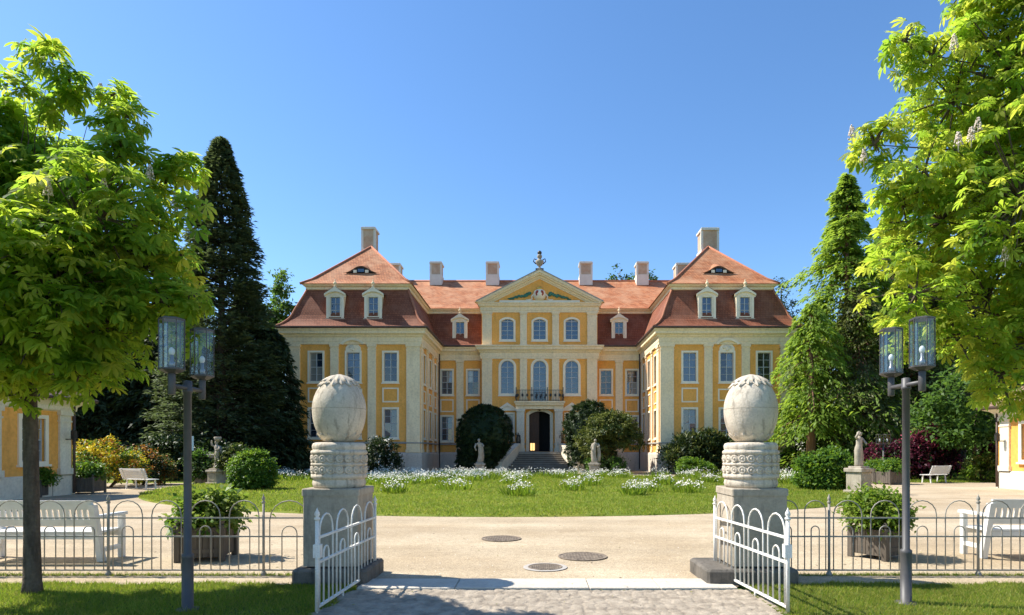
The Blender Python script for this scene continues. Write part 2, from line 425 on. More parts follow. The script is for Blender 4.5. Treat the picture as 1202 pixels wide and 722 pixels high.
NWIN = [0]
def window(F, root, u, w, z0, z1, arch=None, trim=.14, sill=True, cols=2, rows=4, parent=None, name='window', glass=None, depth=.16):
    NWIN[0] += 1
    g = MB().use('window_trim')
    inn = outline(u, w, z0, z1, arch); out = outline(u, w, z0, z1, arch, trim)
    e = .055
    A = [F.p(a, b, e) for a, b in inn]; B = [F.p(a, b, e) for a, b in out]
    g.strip(A, B); g.strip(B, [F.p(a, b, -.01) for a, b in out]); g.strip(A, [F.p(a, b, -.02) for a, b in inn])
    if sill: F.block(g, u - w / 2 - trim - .05, u + w / 2 + trim + .05, z0 - trim - .05, z0 - trim + .03, -.02, .12)
    wo = g.build(name, parent or root)
    # frame and glazing bars
    g = MB().use('window_wood'); fw = .04
    i2 = outline(u, w, z0, z1, arch, -fw)
    g.strip([F.p(a, b, -.09) for a, b in inn], [F.p(a, b, -.09) for a, b in i2])
    g.strip([F.p(a, b, -.09) for a, b in i2], [F.p(a, b, -.15) for a, b in i2])
    zs = z1 - (0 if not arch else (w / 2 if arch == 'round' else arch))
    for k in range(1, cols):
        uu = u - w / 2 + w * k / cols; t = .026 if (cols == 2 or k == cols // 2) else .012
        F.block(g, uu - t, uu + t, z0 + .04, (z1 - .04) if abs(uu - u) < .01 else zs + .0, -.15, -.085)
    for k in range(1, rows):
        zz = z0 + (zs - z0) * k / rows; t = .024 if (k == rows // 2 + (rows > 4)) else .012
        F.block(g, u - w / 2 + .04, u + w / 2 - .04, zz - t, zz + t, -.148, -.088)
    if arch: F.block(g, u - w / 2 + .04, u + w / 2 - .04, zs - .03, zs + .03, -.147, -.087)
    g.build('frame', wo)
    g = MB().use(glass or random.choice(['pane_glass', 'pane_glass', 'pane_glass', 'pane_glass_dark', 'pane_glass_pale']))
    kinds = ['pane_glass', 'pane_glass', 'pane_glass', 'pane_glass_dark', 'pane_glass_dark', 'pane_glass_dark', 'pane_glass_pale', 'pane_curtain']
    # sashes never sit dead flat: each half reflects its own strip of sky
    o = outline(u, w, z0, z1, arch)
    zc = (z0 + z1) / 2; ta, tb = random.uniform(-.03, .03), random.uniform(-.04, .05)
    if arch:
        g.poly([F.p(a, b, -.135 + (a - u) * ta + (b - zc) * tb * .25) for a, b in o])
    else:
        zm = z0 + (z1 - z0) * .5; base_k = random.choice(kinds)
        for (a0, a1) in ((u - w / 2, u), (u, u + w / 2)):
            for (b0, b1) in ((z0, zm), (zm, z1)):
                g.use(base_k if random.random() < .7 else random.choice(kinds)); s1, s2 = random.uniform(-.04, .04), random.uniform(-.02, .02)
                g.poly([F.p(a, b, -.135 + (a - u) * s1 + (b - zm) * s2) for a, b in ((a0, b0), (a1, b0), (a1, b1), (a0, b1))])
    g.build('pane', wo)
    return wo

def panel(F, root, u, w, z0, z1):
    g = MB().use('window_trim'); t = .1
    o = [(u - w / 2, z0), (u + w / 2, z0), (u + w / 2, z1), (u - w / 2, z1)]
    i = [(u - w / 2 + t, z0 + t), (u + w / 2 - t, z0 + t), (u + w / 2 - t, z1 - t), (u - w / 2 + t, z1 - t)]
    A = [F.p(a, b, .05) for a, b in i]; B = [F.p(a, b, .05) for a, b in o]
    g.strip(A, B); g.strip(B, [F.p(a, b, -.01) for a, b in o]); g.strip(A, [F.p(a, b, -.01) for a, b in i])
    g.build('wall_panel', root)

def pilaster(F, root, u, w, z0, z1, d=.09, base=True, m='cream_plaster'):
    g = MB().use(m)
    F.block(g, u - w / 2, u + w / 2, z0, z1, -.02, d)
    F.block(g, u - w / 2 - .05, u + w / 2 + .05, z1 - .18, z1, -.02, d + .06)
    F.block(g, u - w / 2 - .03, u + w / 2 + .03, z1 - .42, z1 - .36, -.02, d + .03)
    if base: F.block(g, u - w / 2 - .05, u + w / 2 + .05, z0, z0 + .22, -.02, d + .05)
    g.build('pilaster', root)

def chimney(root, x, y, w, d, z0, z1, plaster=True):
    g = MB().use('chimney_brick')
    zl = z0 + (z1 - z0) * .45
    g.box(x - w / 2, x + w / 2, y - d / 2, y + d / 2, zl, z1 - .2)
    g.use('chimney_plaster')
    g.box(x - w / 2 - .08, x + w / 2 + .08, y - d / 2 - .08, y + d / 2 + .08, z0, zl)
    for s in (-1, 1):
        g.box(x + s * (w / 2 + .005) - .09, x + s * (w / 2 + .005) + .09, y - d / 2 - .012, y - d / 2 + .15, zl, z1 - .2)
    c = g.build('chimney', root)
    g = MB().use('chimney_plaster' if plaster else 'chimney_brick')
    g.box(x - w / 2 - .1, x + w / 2 + .1, y - d / 2 - .1, y + d / 2 + .1, z1 - .22, z1 - .06)
    g.box(x - w / 2 - .05, x + w / 2 + .05, y - d / 2 - .05, y + d / 2 + .05, z1 - .06, z1)
    g.build('cap', c)

def dormer(root, F, u, d_face, z0, side_back=2.2):
    """u: centre along facade, d_face: outward offset of its front"""
    G = Facade(F.p(u, 0, d_face)[:2], F.U[:2], F.N[:2])
    w = .72; hz0, hz1 = z0 + .28, z0 + 1.86
    g = MB().use('cream_plaster')
    wall(g, G, -.6, .6, z0, z0 + 2.0, [(0, w, hz0, hz1, .16)], .15)
    for s in (-1, 1):
        g.poly([G.p(s * .6, z0), G.p(s * .6, z0, -side_back), G.p(s * .6, z0 + 2.0, -side_back), G.p(s * .6, z0 + 2.0)])
    g.use('window_trim')
    G.block(g, -.72, .72, z0 - .06, z0 + .1, -.05, .1)
    for s in (-1, 1): G.block(g, s * .55 - .1, s * .55 + .1, z0 + .1, z0 + 1.75, -.02, .06)
    # curved pediment
    prof = []
    for k in range(17):
        t = -1 + k / 8; prof.append((t * .78, z0 + 1.93 + .55 * (1 - abs(t)) ** .8 * (.65 + .35 * (1 - abs(t)))))
    lo = [(t * .78, z0 + 1.78 + .30 * max(0, 1 - t * t)) for t in [-1 + k / 8 for k in range(17)]]
    g.strip([G.p(a, b, .16) for a, b in prof], [G.p(a, b, .16) for a, b in lo], closed=False)
    g.strip([G.p(a, b, .0) for a, b in lo], [G.p(a, b, .16) for a, b in lo], closed=False)
    g.poly([G.p(a, b, .012) for a, b in prof] + [G.p(.78, z0 + 1.7, .012), G.p(-.78, z0 + 1.7, .012)])
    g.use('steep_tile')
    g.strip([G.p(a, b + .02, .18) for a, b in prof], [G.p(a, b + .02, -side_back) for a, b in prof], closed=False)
    D = g.build('dormer', root)
    window(G, root, 0, w, hz0, hz1, .16, trim=.07, sill=False, cols=2, rows=3, parent=D, glass='pane_glass')
    g = MB().use('cream_plaster')
    c = G.p(0, z0 + 2.42, .06)
    g.lathe(c, [(.1, 0), (.12, .06), (.05, .1), (.05, .16), (.12, .24), (.13, .32), (.05, .40), (.03, .46), (.06, .52), (.001, .58)], 10)
    g.build('finial', D)

def build_palace():
    R = thing('palace', (.28, 53, 0), 'yellow baroque palace with red mansard roofs and a pedimented centre behind the lawn', 'palace')
    XI, XO, YW, YB = 8.8, 18.6, -8.0, 14.0
    F_wl = Facade((-13.7, YW), (1, 0), (0, -1)); F_wr = Facade((13.7, YW), (1, 0), (0, -1))
    F_il = Facade((-XI, 0), (0, 1), (1, 0)); F_ir = Facade((XI, 0), (0, 1), (-1, 0))
    F_ol = Facade((-XO, 0), (0, 1), (-1, 0)); F_or = Facade((XO, 0), (0, 1), (1, 0))
    F_m = Facade((0, 0), (1, 0), (0, -1)); F_c = Facade((0, -1.0), (1, 0), (0, -1)); F_b = Facade((0, YB), (1, 0), (0, 1))
    Z0, Z1 = 1.5, 9.95
    UP, LO = (6.75, 8.85), (2.65, 4.7)
    # ---- walls with real openings
    for F, xs in ((F_wl, -1), (F_wr, 1)):
        g = MB().use('yellow_plaster'); hs = []
        for k in (-2.73, 0, 2.73): hs += [(k, .95, *UP, None), (k, .95, *LO, None)]
        wall(g, F, -4.9, 4.9, Z0, Z1, hs)
        Fi = F_il if xs < 0 else F_ir
        hi = []
        for k in (-6.4, -3.8, -1.35): hi += [(k, .9, *UP, None), (k, .9, *LO, None)]
        wall(g, Fi, YW, 0, Z0, Z1, hi)
        Fo = F_ol if xs < 0 else F_or
        ho = []
        for k in (-5.5, -1.5, 2.5, 6.5, 10.5): ho += [(k, .95, *UP, None), (k, .95, *LO, None)]
        wall(g, Fo, YW, YB, Z0, Z1, ho)
        wall(g, F_b, -18.6 if xs < 0 else 8.8, -8.8 if xs < 0 else 18.6, Z0, Z1, [])
        g.build('wall', R)
        for k in (-2.73, 0, 2.73):
            window(F, R, k, .95, *UP, sill=True); window(F, R, k, .95, *LO)
            if k: panel(F, R, k, 1.2, 5.2, 6.28)
            else: panel(F, R, k, 1.3, 5.3, 6.2)
        for k in (-6.4, -3.8, -1.35):
            window(Fi, R, k, .9, *UP); window(Fi, R, k, .9, *LO); panel(Fi, R, k, 1.15, 5.2, 6.2)
        for k in (-5.5, -1.5, 2.5, 6.5, 10.5):
            window(Fo, R, k, .95, *UP); window(Fo, R, k, .95, *LO)
        for k, w in ((-1.37, .60), (1.37, .60), (-4.40, 1.0), (4.40, 1.0)): pilaster(F, R, k, w, Z0 + .02, Z1 - .5, d=.10)
        for k in (-7.45, -5.1, -2.55, -.4): pilaster(Fi, R, k, .8 if k < -7 else .5, Z0 + .02, Z1 - .5, d=.085)
        for k in (-7.45, -3.5, .5, 4.5, 8.5, 13.4): pilaster(Fo, R, k, .8, Z0 + .02, Z1 - .5)
        # middle window head: blind shell niche and segmental hood
        g = MB().use('window_trim')
        G = F
        o = outline(0, 1.1, UP[1] + .12, 9.55, 'round' if False else .35); 
        g.strip([G.p(a, b, .06) for a, b in o], [G.p(a, b, -.01) for a, b in o]); g.poly([G.p(a, b, .06) for a, b in o])
        arc = lambda r, zc, a1: [(r * math.sin(a), zc + r * math.cos(a)) for a in [(-a1 + 2 * a1 * k / 14) for k in range(15)]]
        lo, hi_ = arc(1.0, 8.72, .82), arc(1.16, 8.72, .86)
        g.strip([G.p(a, b, .26) for a, b in lo], [G.p(a, b, .3) for a, b in hi_], closed=False)
        g.strip([G.p(a, b, -.01) for a, b in lo], [G.p(a, b, .26) for a, b in lo], closed=False)
        g.strip([G.p(a, b, .3) for a, b in hi_], [G.p(a, b, -.01) for a, b in hi_], closed=False)
        for k in range(7):
            a = -1.2 + 2.4 * k / 6
            g.tube([G.p(0, 9.05, .08), G.p(.34 * math.sin(a), 9.1 + .32 * math.cos(a), .09)], [.03, .05], 5)
        g.ball(G.p(0, 9.05, .09), .09, 8, 6)
        g.build('window_hood', R)
    g = MB().use('yellow_plaster'); hs = []
    for k in (-8.0, -5.75, 5.75, 8.0): hs += [(k, .92, 6.55, 8.6, None), (k, .92, 2.55, 4.6, None)]
    wall(g, F_m, -XI, XI, Z0, Z1, hs)
    g.build('wall', R)
    g = MB().use('yellow_plaster'); wall(g, F_b, -XI, XI, Z0, Z1, []); g.build('rear_wall', R)
    for k in (-8.0, -5.75, 5.75, 8.0):
        window(F_m, R, k, .92, 6.55, 8.6); window(F_m, R, k, .92, 2.55, 4.6); panel(F_m, R, k, 1.15, 5.0, 6.1)
    for k in (-6.87, 6.87): pilaster(F_m, R, k, .62, Z0 + .02, Z1 - .5)
    # ---- central projection
    g = MB().use('yellow_plaster')
    hc = [(k, 1.05, 11.1, 12.82, .2) for k in (-2.73, 0, 2.73)]
    hc += [(-2.73, 1.1, 6.52, 9.3, 'round'), (2.73, 1.1, 6.52, 9.3, 'round'), (0, 1.1, 5.87, 9.3, 'round')]
    hc += [(-2.73, .95, 2.65, 4.75, None), (2.73, .95, 2.65, 4.75, None), (0, 1.76, 1.6, 5.0, .3)]
    wall(g, F_c, -4.9, 4.9, .1, 14.0, hc)
    for s in (-1, 1): wall(g, Facade((s * 4.9, -1), (0, 1), (s, 0)), 0, 5, .1, 14.0, [])
    g.build('wall', R)
    for k in (-2.73, 0, 2.73): window(F_c, R, k, 1.05, 11.1, 12.82, .2, trim=.16, rows=4, glass='pane_glass')
    for k in (-2.73, 2.73):
        window(F_c, R, k, 1.1, 6.52, 9.3, 'round', trim=.2, rows=5, glass='pane_glass'); window(F_c, R, k, .95, 2.65, 4.75, trim=.16)
        g = MB().use('window_trim')
        tri = [(k - .85, 5.05), (k + .85, 5.05), (k + .85, 5.17), (k, 5.75), (k - .85, 5.17)]
        inr = [(k - .5, 5.17), (k + .5, 5.17), (k + .5, 5.18), (k, 5.5), (k - .5, 5.18)]
        g.strip([F_c.p(a, b, .2) for a, b in tri], [F_c.p(a, b, .2) for a, b in inr])
        g.strip([F_c.p(a, b, .2) for a, b in tri], [F_c.p(a, b, -.01) for a, b in tri])
        g.strip([F_c.p(a, b, .2) for a, b in inr], [F_c.p(a, b, .06) for a, b in inr]); g.poly([F_c.p(a, b, .07) for a, b in inr])
        g.build('window_hood', R)
    window(F_c, R, 0, 1.1, 5.87, 9.3, 'round', trim=.2, sill=False, rows=5, name='balcony_door', glass='pane_glass')
    for k, w in ((-1.36, .6), (1.36, .6), (-4.45, .86), (4.45, .86)):
        pilaster(F_c, R, k, w, 1.55 if abs(k) > 2 else 5.9, 9.62, d=.12)
        pilaster(F_c, R, k, w * .95, 10.45, 13.42, d=.10)
    # ---- plinth, string course, cornices
    path = [(-XO, YB), (-XO, YW), (-XI, YW), (-XI, 0), (-4.9, 0), (-4.9, -1), (4.9, -1), (4.9, 0), (XI, 0), (XI, YW), (XO, YW), (XO, YB)]
    open_path = [(1.2, -1)] + path[6:] + path[:6] + [(-1.2, -1)]
    g = MB().use('plinth_plaster'); g.sweep(open_path, [(.16, -.1), (.16, 1.38), (.12, 1.5), (.0, 1.54)]); g.build('plinth', R)
    g = MB().use('copper_grey'); g.sweep(open_path, [(.02, 2.16), (.125, 2.18), (.125, 2.27), (.02, 2.31)]); g.build('string_course', R)
    prof = [(.01, 9.42), (.12, 9.45), (.12, 9.62), (.14, 9.66), (.14, 9.95), (.22, 10.02), (.26, 10.12), (.42, 10.2), (.44, 10.38), (.52, 10.46), (.52, 10.56), (.0, 10.6)]
    g = MB().use('cream_plaster'); g.sweep(path, prof, closed=True); g.build('cornice', R)
    pc = [(-4.9, 4), (-4.9, -1), (4.9, -1), (4.9, 4)]
    # outer path without the centre for the mansard
    mp = [(-XO, YB), (-XO, YW), (-XI, YW), (-XI, 0), (XI, 0), (XI, YW), (XO, YW), (XO, YB)]
    g = MB().use('dark_gutter'); g.sweep(mp, [(.50, 10.55), (.62, 10.56), (.66, 10.62), (.64, 10.70), (.50, 10.72)], closed=True); g.build('gutter', R)
    rp = [(.54, 10.70), (.32, 10.86), (.08, 11.10), (-.14, 11.38), (-.28, 11.66), (-.44, 12.1), (-.70, 12.75), (-.92, 13.28), (-1.12, 13.82)]
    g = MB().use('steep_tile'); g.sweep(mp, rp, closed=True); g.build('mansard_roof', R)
    up = [(-1.15, 13.7), (-1.02, 13.76), (-1.02, 13.92), (-.88, 14.0), (-.84, 14.1), (-.8, 14.12)]
    g = MB().use('cream_plaster'); g.sweep(mp, up, closed=True); g.build('upper_cornice', R)
    # ---- upper hipped roofs
    g = MB().use('roof_tile'); ins = .72; ze, zr = 14.13, 18.25
    for s in (-1, 1):
        x0, x1 = s * 13.7 - 4.9 + ins, s * 13.7 + 4.9 - ins; xm = s * 13.7; hw = (x1 - x0) / 2
        y0, y1 = YW + ins, YB - ins
        a, b = (xm, y0 + hw, zr), (xm, y1 - hw, zr)
        # slight bell-cast towards the eaves
        def hip(p0, p1, q1, q0):
            mid0 = [p0[i] + (q0[i] - p0[i]) * .16 for i in range(3)]; mid1 = [p1[i] + (q1[i] - p1[i]) * .16 for i in range(3)]
            mid0[2] -= .18; mid1[2] -= .18
            g.poly([p0, p1, mid1, mid0]); g.poly([mid0, mid1, q1, q0] if q0 != q1 else [mid0, mid1, q1])
        hip((x0, y0, ze), (x1, y0, ze), a, a); hip((x1, y0, ze), (x1, y1, ze), b, a)
        hip((x1, y1, ze), (x0, y1, ze), b, b); hip((x0, y1, ze), (x0, y0, ze), a, b)
    ym = 7.0
    L = 13.7
    for (ya, yb) in ((ins, ym), (YB - ins, ym)):
        dy = (yb - ya) * .16
        g.poly([(-L, ya, ze), (L, ya, ze), (L, ya + dy, ze + (zr - ze) * .16 - .14), (-L, ya + dy, ze + (zr - ze) * .16 - .14)])
        g.poly([(-L, ya + dy, ze + (zr - ze) * .16 - .14), (L, ya + dy, ze + (zr - ze) * .16 - .14), (L, yb, zr), (-L, yb, zr)])
    g.build('upper_roof', R)
    g = MB().use('ridge_tile')
    for s in (-1, 1):
        xm = s * 13.7; hw = 4.9 - ins; y0, y1 = YW + ins, YB - ins
        A, B = Vector((xm, y0 + hw, zr)), Vector((xm, y1 - hw, zr))
        for cx, cy, T in ((xm - hw, y0, A), (xm + hw, y0, A), (xm - hw, y1, B), (xm + hw, y1, B)):
            P0 = Vector((cx, cy, ze)); M = P0.lerp(T, .16); M.z -= .16
            g.tube([P0, M, T], .1, 6)
        g.tube([A, B], .12, 6)
        # hips of the mansard
        for cx, cy, sx, sy in ((xm - 4.9, YW, 1, 1), (xm + 4.9, YW, -1, 1)):
            g.tube([(cx - o * sx, cy - o * sy, z + .02) for o, z in rp], .085, 6)
    g.tube([(-L, ym, zr), (L, ym, zr)], .12, 6)
    g.build('ridge_cap', R)
    # ---- eyebrow dormers on the wing hips
    for s in (-1, 1):
        xm = s * 13.7; hw = 4.9 - ins; y0 = YW + ins
        slope = lambda z: y0 + (z - ze + .1) / (zr - ze + .1) * hw
        zb = ze + 1.15; yf = slope(zb) - .06; g = MB().use('roof_tile')
        W_, Hh = 1.35, .52; N = 24; top = []
        for k in range(N + 1):
            t = -1 + 2 * k / N; top.append((xm + t * W_, yf, zb + Hh * (.5 + .5 * math.cos(PI * t)) ** 1.15))
        back = [(x, slope(z) + .1 + (z - zb) * 1.2, z + (z - zb) * 1.15) for x, y, z in top]
        back = [(x * .75 + xm * .25, slope(zb + (z - zb) * 2.1) + .12, zb + (z - zb) * 2.1) for (x, _, z) in top]
        g.strip(top, back, sm=True, closed=False)
        ey = g.build('eyebrow_dormer', R)
        g = MB().use('dark_gutter')
        low = [(x, y + .05, z - .10 * min(1, (z - zb) / .15)) for x, y, z in top]
        g.strip(top, low, closed=False)
        g.use('dark_room'); bl = [(x, yf + .05, zb) for x, y, z in low]
        g.strip(low, bl, closed=False)
        g.use('window_trim')
        for k in (8, 16):
            x, y, z = low[k]; g.box(x - .13, x + .13, yf + .02, yf + .07, zb, z - .06)
        g.use('pane_glass'); x = xm; g.box(xm - .24, xm + .24, yf + .02, yf + .045, zb + .06, zb + .30)
        g.build('louvre', ey)
    # ---- dormers
    for F in (F_wl, F_wr):
        for k in (-1.4, 1.4): dormer(R, F, k, -.22, 11.28)
    for k in (-6.9, 6.9): dormer(R, F_m, k, -.22, 11.12)
    # ---- pediment
    ent = [(.01, 13.35), (.1, 13.38), (.1, 13.52), (.13, 13.56), (.13, 13.82), (.25, 13.9), (.3, 14.05), (.36, 14.12), (.36, 14.18), (0, 14.2)]
    g = MB().use('cream_plaster'); g.sweep(pc, ent)
    P = MB()
    zb, za, hw = 14.18, 16.75, 5.15
    g.build('entablature', R)
    g = MB().use('yellow_plaster')
    g.poly([(-hw + .1, -1.0, zb), (hw - .1, -1.0, zb), (0, -1.0, za - .05)])
    ped = g.build('pediment', R)
    g = MB().use('cream_plaster')
    tn = (za - zb) / hw; cs = 1 / math.hypot(1, tn); zt = za + .16
    for t0, t1, dd in ((0, .2, .42), (.2, .34, .32), (.34, .5, .16), (.5, .62, .07)):
        for s in (-1, 1):
            xa, xb = (zt - t0 / cs - zb) / tn, (zt - t1 / cs - zb) / tn
            g.prism([(s * xa, zb), (0, zt - t0 / cs), (0, zt - t1 / cs), (s * xb, zb)], 'y', -1.0 - dd, -.9)
    g.build('raking_cornice', ped)
    g = MB().use('copper_grey')
    for s in (-1, 1):
        g.prism([(s * (hw + .2), zb + .02), (s * (hw + .25), zb + .10), (0, za + .26), (0, za + .17)], 'y', -1.46, -.5)
    g.use('roof_tile')
    for s in (-1, 1):
        g.poly([(s * (hw + .2), -.5, zb + .08), (0, -.5, za + .2), (0, 5.6, za + .2), (s * (hw + .2), 5.6, zb + .08)])
    g.build('pediment_roof', ped)
    # carved arms: crowned shield pair between green branches
    g = MB().use('window_trim')
    g.lathe((0, -1.02, 14.38), [(.05, 0), (.34, .05), (.50, .25), (.55, .5), (.46, .8), (.2, .95), (.02, .98)], 16)
    for s in (-1, 1):
        g.tube([(s * .5, -1.1, 14.9), (s * .68, -1.12, 14.7), (s * .62, -1.12, 14.5), (s * .9, -1.1, 14.42), (s * 1.15, -1.1, 14.45)], [.07, .06, .06, .05, .03], 6)
    F_c.block(g, -3.4, 3.4, zb, zb + .2, -.02, .16)
    g.use('red_relief'); g.ell((-.19, -1.46, 14.92), .16, .07, .24); g.ell((.19, -1.46, 14.92), .16, .07, .24)
    g.use('gold'); g.ell((0, -1.2, 15.38), .26, .1, .12); g.ball((0, -1.2, 15.55), .07, 8, 6)
    g.use('green_relief')
    for s in (-1, 1):
        for k in range(20):
            t = k / 19; x = s * (.85 + 1.7 * t); z = 14.95 - .45 * t + random.uniform(-.12, .12) * (1 - t * .5)
            g.ell((x, -1.05, z), .12 + .06 * random.random(), .05, .05 + .09 * (1 - t), 8, 5)
    g.build('coat_of_arms', ped)
    g = MB().use('dark_bronze')
    g.box(-.34, .34, -1.3, -.62, 16.85, 17.05)
    g.use('statue_stone')
    g.lathe((0, -.96, 17.05), [(.26, 0), (.2, .08), (.09, .16), (.09, .24), (.24, .36), (.34, .56), (.36, .70), (.28, .76), (.16, .80), (.14, .95), (.2, 1.0), (.22, 1.15), (.15, 1.25), (.12, 1.3)], 14)
    g.use('dark_bronze'); g.ball((0, -.96, 18.45), .19, 10, 8)
    for s in (-1, 1): g.tube([(s * .3, -.96, 17.5), (s * .52, -.96, 17.72), (s * .46, -.96, 17.95), (s * .26, -.96, 17.86)], .045, 6)
    g.build('urn', R)
    # ---- chimneys
    for s in (-1, 1): chimney(R, s * 4.5, ym - .3, 1.1, 1.3, 17.6, 19.9); chimney(R, s * 9.95, ym - .3, 1.0, 1.3, 17.6, 19.9)
    chimney(R, -14.1, -1.9, 1.0, 1.2, 16.8, 20.1); chimney(R, 14.0, -1.9, 1.3, 1.4, 16.8, 20.0)
    chimney(R, -14.1, 7.2, 1.1, 1.3, 17.4, 19.9); chimney(R, 14.0, 7.2, 1.3, 1.5, 17.4, 19.9)
    # ---- portal, balcony, stair
    g = MB().use('pale_plaster')
    for s in (-1, 1):
        for (a, b, d0, d1) in ((1.28, 1.92, .0, .75), ):
            x0, x1 = sorted((s * a, s * b)); g.box(x0, x1, -1.0 - d1, -1.0 - d0, 1.56, 5.15)
            g.box(x0 - .06, x1 + .06, -1.0 - d1 - .06, -1.0, 1.56, 1.86); g.box(x0 - .06, x1 + .06, -1.0 - d1 - .06, -1.0, 4.95, 5.15)
    dp = outline(0, 1.76, 1.6, 5.0, .3); do = outline(0, 1.76, 1.6, 5.0, .3, .26, base=False)
    g.strip([F_c.p(a, b, .12) for a, b in dp], [F_c.p(a, b, .12) for a, b in do])
    g.strip([F_c.p(a, b, .12) for a, b in do], [F_c.p(a, b, -.01) for a, b in do])
    g.strip([F_c.p(a, b, .12) for a, b in dp], [F_c.p(a, b, -.2) for a, b in dp])
    g.use('yellow_plaster'); g.box(-1.28, 1.28, -1.5, -1.0, 5.32, 5.5)
    g.use('gold'); g.ell((0, -1.2, 5.2), .22, .12, .16); g.use('dark_bronze'); g.ball((0, -1.3, 5.12), .1, 8, 6)
    g.build('portal', R)
    g = MB().use('door_wood')
    for s in (-1, 1):   # two leaves, one folded in
        if s < 0:
            g.box(-.88, -.04, -.78, -.70, 1.6, 4.98)
            for z in (1.8, 2.9, 4.0): g.box(-.74, -.18, -.80, -.785, z, z + .9)
        else:
            g.prism([(.87, -.78), (.95, -.78), (.90, -.12), (.82, -.12)], 'z', 1.6, 4.7)
    dr = g.build('door', R)
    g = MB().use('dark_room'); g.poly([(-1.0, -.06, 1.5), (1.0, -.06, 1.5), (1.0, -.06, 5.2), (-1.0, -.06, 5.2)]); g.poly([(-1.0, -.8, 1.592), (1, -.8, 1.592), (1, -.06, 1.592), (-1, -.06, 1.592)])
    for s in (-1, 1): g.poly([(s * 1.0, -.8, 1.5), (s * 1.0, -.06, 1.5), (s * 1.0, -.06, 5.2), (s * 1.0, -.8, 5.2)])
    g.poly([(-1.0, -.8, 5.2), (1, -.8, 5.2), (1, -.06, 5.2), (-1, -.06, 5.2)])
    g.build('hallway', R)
    g = MB().use('cream_plaster')
    g.sweep([(-2.0, -1.0), (-2.0, -1.9), (2.0, -1.9), (2.0, -1.0)], [(0, 5.45), (.03, 5.5), (.03, 5.6), (.12, 5.68), (.12, 5.8)])
    g.poly([(-2.1, -2.02, 5.8), (2.1, -2.02, 5.8), (2.1, -1, 5.8), (-2.1, -1, 5.8)]); g.poly([(-2.0, -1.9, 5.46), (2.0, -1.9, 5.46), (2.0, -1, 5.46), (-2.0, -1, 5.46)])
    g.box(-2.0, 2.0, -1.75, -1.0, 5.15, 5.46)
    bal = g.build('balcony', R)
    g = MB().use('iron')
    seg = [((-1.95, -1.0), (-1.95, -1.9)), ((-1.95, -1.9), (1.95, -1.9)), ((1.95, -1.9), (1.95, -1.0))]
    for (a, b) in seg:
        for z in (5.88, 6.72): g.bar((*a, z), (*b, z), .045, .035)
        n = max(3, int(math.dist(a, b) / .13))
        for k in range(n + 1):
            t = k / n; x, y = a[0] + (b[0] - a[0]) * t, a[1] + (b[1] - a[1]) * t
            bul = .09 if k % 2 else .0
            ox, oy = (0, -1) if a[1] == b[1] else ((-1 if a[0] < 0 else 1), 0)
            g.tube([(x, y, 5.8), (x + ox * bul, y + oy * bul, 6.1), (x + ox * .02, y + oy * .02, 6.45), (x, y, 6.72)], .014, 5)
            if k % 3 == 1: g.ell((x, y, 6.3), .09, .02, .14, 8, 5)
    for (x, y) in ((-1.95, -1.9), (1.95, -1.9), (-.65, -1.9), (.65, -1.9)):
        g.box(x - .03, x + .03, y - .03, y + .03, 5.8, 6.85); g.ball((x, y, 6.9), .05, 8, 6)
    g.build('railing', bal)
    g = MB().use('step_stone')
    n = 10; half = lambda t: 1.55 + 1.35 * t ** 1.5
    g.box(-1.92, 1.92, -2.6, -.8, .0, 1.585)
    for k in range(n):
        z1 = 1.585 - (k + 1) * .158 + .0; y0 = -2.6 - k * .33; y1 = y0 - .36
        h = half((k + 1) / n) + .1
        if z1 > .02: g.use('step_riser_shade'); g.box(-h, h, y1, y0 + (.02), -.1, z1 - .05); g.use('step_stone'); g.box(-h, h, y1 - .04, y0 + .02, z1 - .05, z1 + .003)  # dark riser under a lighter nosing: shadow line and lit tread painted in
    st = g.build('staircase', R)
    for s in (-1, 1):
        g = MB().use('pale_plaster'); rings = []; cap = []
        for k in range(13):
            t = k / 12; x = s * (half(t) + .22); y = -1.75 - t * 4.25; zt = 2.22 - 1.55 * (t ** 1.7)
            w = .17
            rings.append([(x - w, y, -.1), (x + w, y, -.1), (x + w, y, zt), (x - w, y, zt)])
            cap.append([(x - w - .05, y, zt), (x + w + .05, y, zt), (x + w + .05, y, zt + .09), (x - w - .05, y, zt + .09)])
        g.loft(rings, True, True, False); g.loft(cap, True, True, False)
        x = s * (half(1) + .22); g.box(x - .24, x + .24, -6.45, -5.98, -.1, .72); g.box(x - .29, x + .29, -6.5, -5.93, .72, .82)
        g.build('stair_wall', R)
    # ---- down pipes in the corners
    g = MB().use('dark_gutter'); g.tube([(8.62, -.18, 10.5), (8.62, -.18, .1)], .06, 8); g.build('downpipe', R)
    g = MB().use('dark_gutter'); g.tube([(-8.62, -.18, 10.5), (-8.62, -.18, .1)], .06, 8); g.build('downpipe', R)
    return R
PALACE = build_palace()
